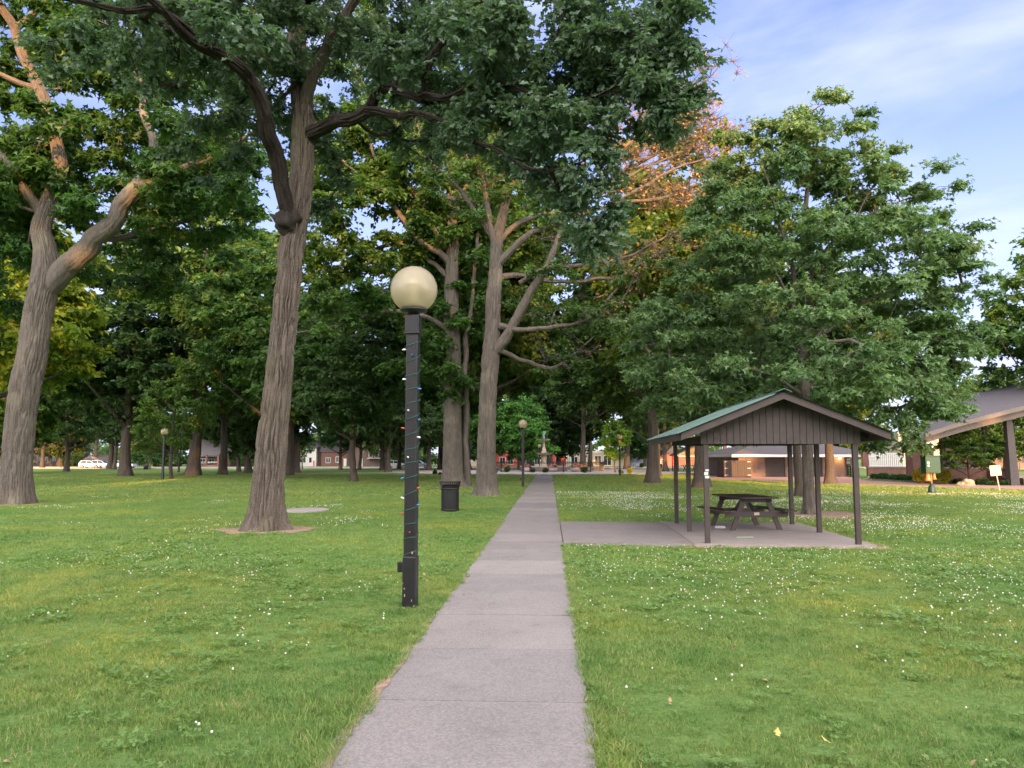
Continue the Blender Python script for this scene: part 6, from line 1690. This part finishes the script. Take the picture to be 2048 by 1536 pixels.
# ------------------------------------------------------------------ lawn: grass tufts, clover, flower heads
def m_grass():
    m, n, p, o = new_mat('grass_blade')
    a = N_(n, 'ShaderNodeAttribute', attribute_name='tint')
    geo = N_(n, 'ShaderNodeNewGeometry')
    pos = geo.outputs['Position']
    big = noise(n, pos, .35, 4, .6); mid = noise(n, pos, 2.2, 4, .6); fine = noise(n, pos, 9, 3, .6)
    col = ramp(n, a.outputs['Fac'], [(0, (.105, .185, .042)), (.55, (.215, .335, .086)), (.86, (.28, .375, .125)), (1, (.42, .36, .19))])
    col = mixrgb(n, 1, col, ramp(n, big, [(.32, (.70, .92, .85)), (.5, (1, 1, 1)), (.68, (1.35, 1.14, .85))]), 'MULTIPLY')
    col = mixrgb(n, 1, col, ramp(n, mid, [(.3, (.72, .84, .76)), (.7, (1.28, 1.14, 1.15))]), 'MULTIPLY')
    col = mixrgb(n, 1, col, ramp(n, fine, [(.3, (.85, .9, .85)), (.7, (1.16, 1.08, 1.05))]), 'MULTIPLY')
    n.links.new(col, p.inputs['Base Color']); p.inputs['Roughness'].default_value = .55; p.inputs['Specular IOR Level'].default_value = .3
    t = N_(n, 'ShaderNodeBsdfTranslucent'); n.links.new(col, t.inputs['Color'])
    ms = N_(n, 'ShaderNodeMixShader'); ms.inputs[0].default_value = .35
    n.links.new(p.outputs[0], ms.inputs[1]); n.links.new(t.outputs[0], ms.inputs[2]); n.links.new(ms.outputs[0], o.inputs['Surface'])
    return m
MAT['grass'] = m_grass()
MAT['clover'] = m_leaf('clover', (.13, .225, .062), (.21, .325, .10), (1.4, 1.5, .7), .5, .35)
MAT['petal'] = m_plain('clover_petals', (.72, .70, .62), .7, var=.12, scale=60)
def tuft(seed, n, rad, h, wd):
    g = np.random.default_rng(seed)
    V, F, T = [], [], []
    for i in range(n):
        a, q = g.uniform(0, 6.28), rad * g.uniform(0, 1) ** .5
        b = np.array([q * math.cos(a), q * math.sin(a), -.005]); hh = h * g.uniform(.55, 1.25)
        l = g.uniform(0, 6.28); ln = np.array([math.cos(l), math.sin(l), 0]) * hh * g.uniform(.2, 1.0)
        s = g.uniform(0, 6.28); sd_ = np.array([math.cos(s), math.sin(s), 0]) * wd * g.uniform(.7, 1.3)
        m1 = b + ln * .35 + [0, 0, hh * .55]; tp = b + ln + [0, 0, hh * g.uniform(.75, 1)]
        k = len(V); V += [b - sd_, b + sd_, m1 + sd_ * .8, m1 - sd_ * .8, tp]
        F.append((k, k + 1, k + 2, k + 3)); T.append((k + 3, k + 2, k + 4))
    tint = np.clip(g.beta(2, 2.6, n), 0, .9); tint[g.random(n) < .07] = 1
    me = build_mesh('tuft', np.array(V), [np.array(F), np.array(T)], MAT['grass'], False, {'tint': ('FACE', np.concatenate([tint, tint]))})
    return me
def clover_patch(seed, n, rad):
    g = np.random.default_rng(seed); V, F, ti = [], [], []
    for i in range(n):
        a, q = g.uniform(0, 6.28), rad * g.uniform(0, 1) ** .5
        c = np.array([q * math.cos(a), q * math.sin(a), g.uniform(.025, .055)]); tl = g.normal(size=2) * .35; t_ = g.uniform(.1, 1)
        for k_ in range(3):
            an = a + k_ * 2.094; R_ = .012 * g.uniform(.8, 1.2)
            d = np.array([math.cos(an), math.sin(an), 0]); s = np.array([-d[1], d[0], 0])
            P = [c, c + d * R_ * .6 + s * R_ * .55, c + d * R_ * 1.3 + s * R_ * .35, c + d * R_ * 1.3 - s * R_ * .35, c + d * R_ * .6 - s * R_ * .55]
            P = [p + np.array([0, 0, (p - c)[0] * tl[0] + (p - c)[1] * tl[1]]) for p in P]
            k = len(V); V += P; F.append(range(k, k + 5)); ti.append(t_)
    return build_mesh('clover', np.array(V), [np.array([list(f) for f in F])], MAT['clover'], False, {'tint': ('FACE', ti)})
def flower_head(seed):
    g = np.random.default_rng(seed)
    mb = MB().lathe([(0, .033), (.006, .035), (.0092, .041), (.0078, .049), (.003, .053), (0, .054)], k=7)
    return mb.mesh('flower', MAT['petal'], True)
def coll_of(name, meshes):
    c = bpy.data.collections.new(name)
    for i, me in enumerate(meshes):
        o = bpy.data.objects.new(f'{name}_{i}', me); c.objects.link(o)
    return c
def scatter(name, pts, scl, rot, coll, label, cat, tilt=.15, seed=0):
    me = bpy.data.meshes.new(name)
    me.vertices.add(len(pts)); me.vertices.foreach_set('co', np.asarray(pts, np.float32).ravel())
    a = me.attributes.new('scl', 'FLOAT', 'POINT'); a.data.foreach_set('value', np.asarray(scl, np.float32))
    a = me.attributes.new('rt', 'FLOAT_VECTOR', 'POINT'); a.data.foreach_set('vector', np.asarray(rot, np.float32).ravel())
    o = mobj(name, me, None, kind='stuff', label=label, cat=cat)
    ng = bpy.data.node_groups.new(name, 'GeometryNodeTree')
    ng.interface.new_socket('Geometry', in_out='INPUT', socket_type='NodeSocketGeometry')
    ng.interface.new_socket('Geometry', in_out='OUTPUT', socket_type='NodeSocketGeometry')
    gi, go = ng.nodes.new('NodeGroupInput'), ng.nodes.new('NodeGroupOutput')
    ip = ng.nodes.new('GeometryNodeInstanceOnPoints'); ci = ng.nodes.new('GeometryNodeCollectionInfo')
    ci.inputs['Collection'].default_value = coll; ci.inputs['Separate Children'].default_value = True; ci.inputs['Reset Children'].default_value = True
    a1 = ng.nodes.new('GeometryNodeInputNamedAttribute'); a1.data_type = 'FLOAT'; a1.inputs['Name'].default_value = 'scl'
    a2 = ng.nodes.new('GeometryNodeInputNamedAttribute'); a2.data_type = 'FLOAT_VECTOR'; a2.inputs['Name'].default_value = 'rt'
    ip.inputs['Pick Instance'].default_value = True
    ng.links.new(gi.outputs[0], ip.inputs['Points']); ng.links.new(ci.outputs[0], ip.inputs['Instance'])
    ng.links.new(a1.outputs['Attribute'], ip.inputs['Scale']); ng.links.new(a2.outputs['Attribute'], ip.inputs['Rotation'])
    ng.links.new(ip.outputs[0], go.inputs[0])
    md = o.modifiers.new('scatter', 'NODES'); md.node_group = ng
    return o
trunks = [(530, 1060, .75), (973, 992, .55), (30, 1008, .8), (905, 974, .6), (1620, 1029, .35), (1305, 966, .7), (1403, 976, .6)]
tr_xy = [(*gp(a, b)[:2], r_) for a, b, r_ in trunks]
def in_poly(P, poly):
    x, y = P[:, 0], P[:, 1]; r = np.zeros(len(P), bool); n = len(poly)
    for i in range(n):
        (x1, y1_), (x2, y2_) = poly[i], poly[(i + 1) % n]
        if y1_ == y2_: continue
        c = (y1_ > y) != (y2_ > y)
        r ^= c & (x < (x2 - x1) * (y - y1_) / (y2_ - y1_) + x1)
    return r
hard = [[(p[0], p[1]) for p in pz], [tuple(gp(1735, 960.0)[:2]), tuple(gp(1880, 967.5)[:2]), tuple(gp(2100, 972)[:2]), (gx(2300, 50), 50), (gx(2300, 75), 80), (gx(1450, 67), 80), (gx(1450, 66), 66), (gx(1690, 66), 64)],
        [(FC[0] - 40, 75), (FC[0] - 17, 88), (FC[0] - 16, 91), (FC[0] - 41, 77.5)]]
def blocked(P, edge=0.0, g=None):
    x, y = P[:, 0], P[:, 1]
    rel = P[:, :2] - pc0; s = rel @ pdir; t = rel @ pnor
    wob = .035 * np.sin(s * 3.1) + .03 * np.sin(s * 7.7 + 1) + .05 * vnoise(s * 1.3, s * 0 + 2.0, s * 0, 4)
    bad = (t > -PW + edge + wob * .8) & (t < PW - edge - wob * .5) & (s < PATH_END + 2)
    c, ax, hx_, ya, yb2 = shelter_box
    u = (x - c[0]) * math.cos(ax) + (y - c[1]) * math.sin(ax); v = -(x - c[0]) * math.sin(ax) + (y - c[1]) * math.cos(ax)
    nn = .10 * vnoise(x * 3, y * 3, x * 0, 6)
    bad |= (np.abs(u) < hx_ - .05 + nn) & (v > ya - .02 + nn) & (v < yb2 + .05 + nn)
    bad |= (v > y0 - .16 + nn * .4) & (v < y1 + .52) & (u < 0) & (t > 0)
    bad |= ((x - pp[0]) / .74) ** 2 + ((y - pp[1]) / 1.0) ** 2 < 1
    for (cx_, cy_, rx, ry) in soil_spots:
        q = ((x - cx_) / rx) ** 2 + ((y - cy_) / ry) ** 2 + .5 * vnoise(x * 4, y * 4, x * 0, 8)
        bad |= q < .85
    for (tx, ty, tr) in tr_xy: bad |= (x - tx) ** 2 + (y - ty) ** 2 < (tr * .9) ** 2
    bad |= (x - FC[0]) ** 2 + (y - FC[1]) ** 2 < 19.6 ** 2
    for h_ in hard: bad |= in_poly(P, h_)
    return bad
def field(seed, d0, d1, dens, margin=4.0):
    g = np.random.default_rng(seed)
    # uniform over a wedge a little wider than the view
    k = .74
    area = k * (d1 ** 2 - d0 ** 2) + 2 * margin * (d1 - d0)
    n = int(area * dens)
    y = np.sqrt(g.uniform(d0 ** 2, d1 ** 2, n)); x = g.uniform(-1, 1, n) * (k * y + margin)
    P = np.column_stack([x, y, np.zeros(n)])
    return P, g
tufts_a = coll_of('tufts_near', [tuft(i, 46, .085, .040, .0022) for i in range(7)])
tufts_b = coll_of('tufts_far', [tuft(20 + i, 40, .15, .038, .0042) for i in range(5)])
tufts_c = coll_of('tufts_edge', [tuft(40 + i, 26, .05, .075, .0024) for i in range(4)])
def go(P, g, rng_s):
    n = len(P)
    return g.uniform(*rng_s, n), np.column_stack([g.normal(size=n) * .08, g.normal(size=n) * .08, g.uniform(0, 6.28, n)])
P, g = field(1, 2.6, 12, 170)
P = P[~blocked(P)]
s_, r_ = go(P, g, (.65, 1.2))
s_ = s_ * (1 + .35 * vnoise(P[:, 0] * .9, P[:, 1] * .9, P[:, 0] * 0, 12))
scatter('grass', P, s_, r_, tufts_a, 'short mown grass of the near lawn', 'grass')
P, g = field(2, 12, 34, 42, 5)
P = P[~blocked(P, -.05)]
s_, r_ = go(P, g, (.8, 1.4))
scatter('grass', P, s_, r_, tufts_b, 'short mown grass of the middle lawn', 'grass')
P, g = field(8, 33, 80, 9, 8)
P = P[~blocked(P, -.28)]
s_, r_ = go(P, g, (.8, 1.5))
scatter('grass', P, s_, r_, coll_of('tufts_distant', [tuft(30 + i, 60, .36, .045, .011) for i in range(4)]), 'short mown grass of the far lawn', 'grass')
# taller grass along the path edge, the lamp foot and the trunks
P, g = [], np.random.default_rng(3)
for side in (-1, 1):
    n = 2600
    s = g.uniform(-1.6, 16, n) ; t = side * (PW + np.abs(g.normal(size=n)) * .10 - .02)
    q = pc0 + pdir * s[:, None] + pnor * t[:, None]; P.append(np.column_stack([q, np.zeros(n)]))
n = 260; a = g.uniform(0, 6.28, n); rr = .12 + np.abs(g.normal(size=n)) * .12
P.append(np.column_stack([bL[0] + rr * np.cos(a), bL[1] + rr * np.sin(a), np.zeros(n)]))
P = np.vstack(P)
P = P[~blocked(P, .03)]
P = P[(np.abs(P[:, 0] - bL[0]) > .09) | (np.abs(P[:, 1] - bL[1]) > .09)]
s_, r_ = go(P, g, (.45, 1.15))
scatter('grass', P, s_, r_, tufts_c, 'longer grass fringing the path edges and the lamp foot', 'grass')
# clover leaves and white heads
cl = coll_of('clovers', [clover_patch(60 + i, 22, .09) for i in range(5)])
fl = coll_of('flower_heads', [flower_head(1), flower_head(2)])
def clov(P):
    x, y = P[:, 0], P[:, 1]
    return vnoise(x * .45, y * .30, x * 0, 15) * .6 + vnoise(x * 1.6, y * 1.2, x * 0, 16) * .4
P, g = field(5, 2.8, 18, 34)
P = P[~blocked(P)]
f = clov(P) + np.where(P[:, 0] > .4, .12, -.12)
P = P[f > g.uniform(-.25, .6, len(P))]
s_, r_ = go(P, g, (.8, 1.5))
scatter('clover', P, s_, r_, cl, 'patches of clover leaves in the lawn', 'clover')
P, g = field(6, 3, 38, 85)
P = P[~blocked(P)]
f = clov(P) + np.where(P[:, 0] > .8, .18, -.20) + np.where((P[:, 0] > .8) & (P[:, 1] > 8), .16, 0) + np.where(P[:, 0] > 5, .05, 0) - np.where(P[:, 1] < 6, .10, 0)
f = f - np.clip((P[:, 1] - 10) / 14, 0, 1) * .30
P = P[f > g.uniform(-.12, 1.25, len(P))]
s_, r_ = go(P, g, (.75, 1.35)); s_ = s_ * np.where(P[:, 1] > 16, .95, .78)
scatter('clover_flowers', P, s_, r_, fl, 'white clover flower heads dotted over the lawn', 'flowers')

# dropped leaves, husks and twigs
MAT['litter'] = m_leaf('litter', (.20, .13, .07), (.46, .36, .20), (1, 1, .8), .7, .2, .1)
def debris(seed):
    g = np.random.default_rng(seed)
    n = 3; V, F = leaf_arrays(g.normal(size=(n, 3)) * [.05, .05, .003] + [0, 0, .032], g.normal(size=(n, 3)) * [1, 1, .25], np.array([0, 0, 1.0]) + g.normal(size=(n, 3)) * .35, g.uniform(.02, .06, n), TEMPL['oval'])
    return build_mesh('debris', V, [F], MAT['litter'], False, {'tint': ('FACE', g.uniform(0, 1, n))})
P, g = field(11, 2.8, 26, .6)
s_, r_ = go(P, g, (.5, 1.1))
scatter('leaf_litter', P, s_, r_, coll_of('debris_bits', [debris(i) for i in range(6)]), 'scattered dry leaves and husks on the lawn and path', 'leaves')
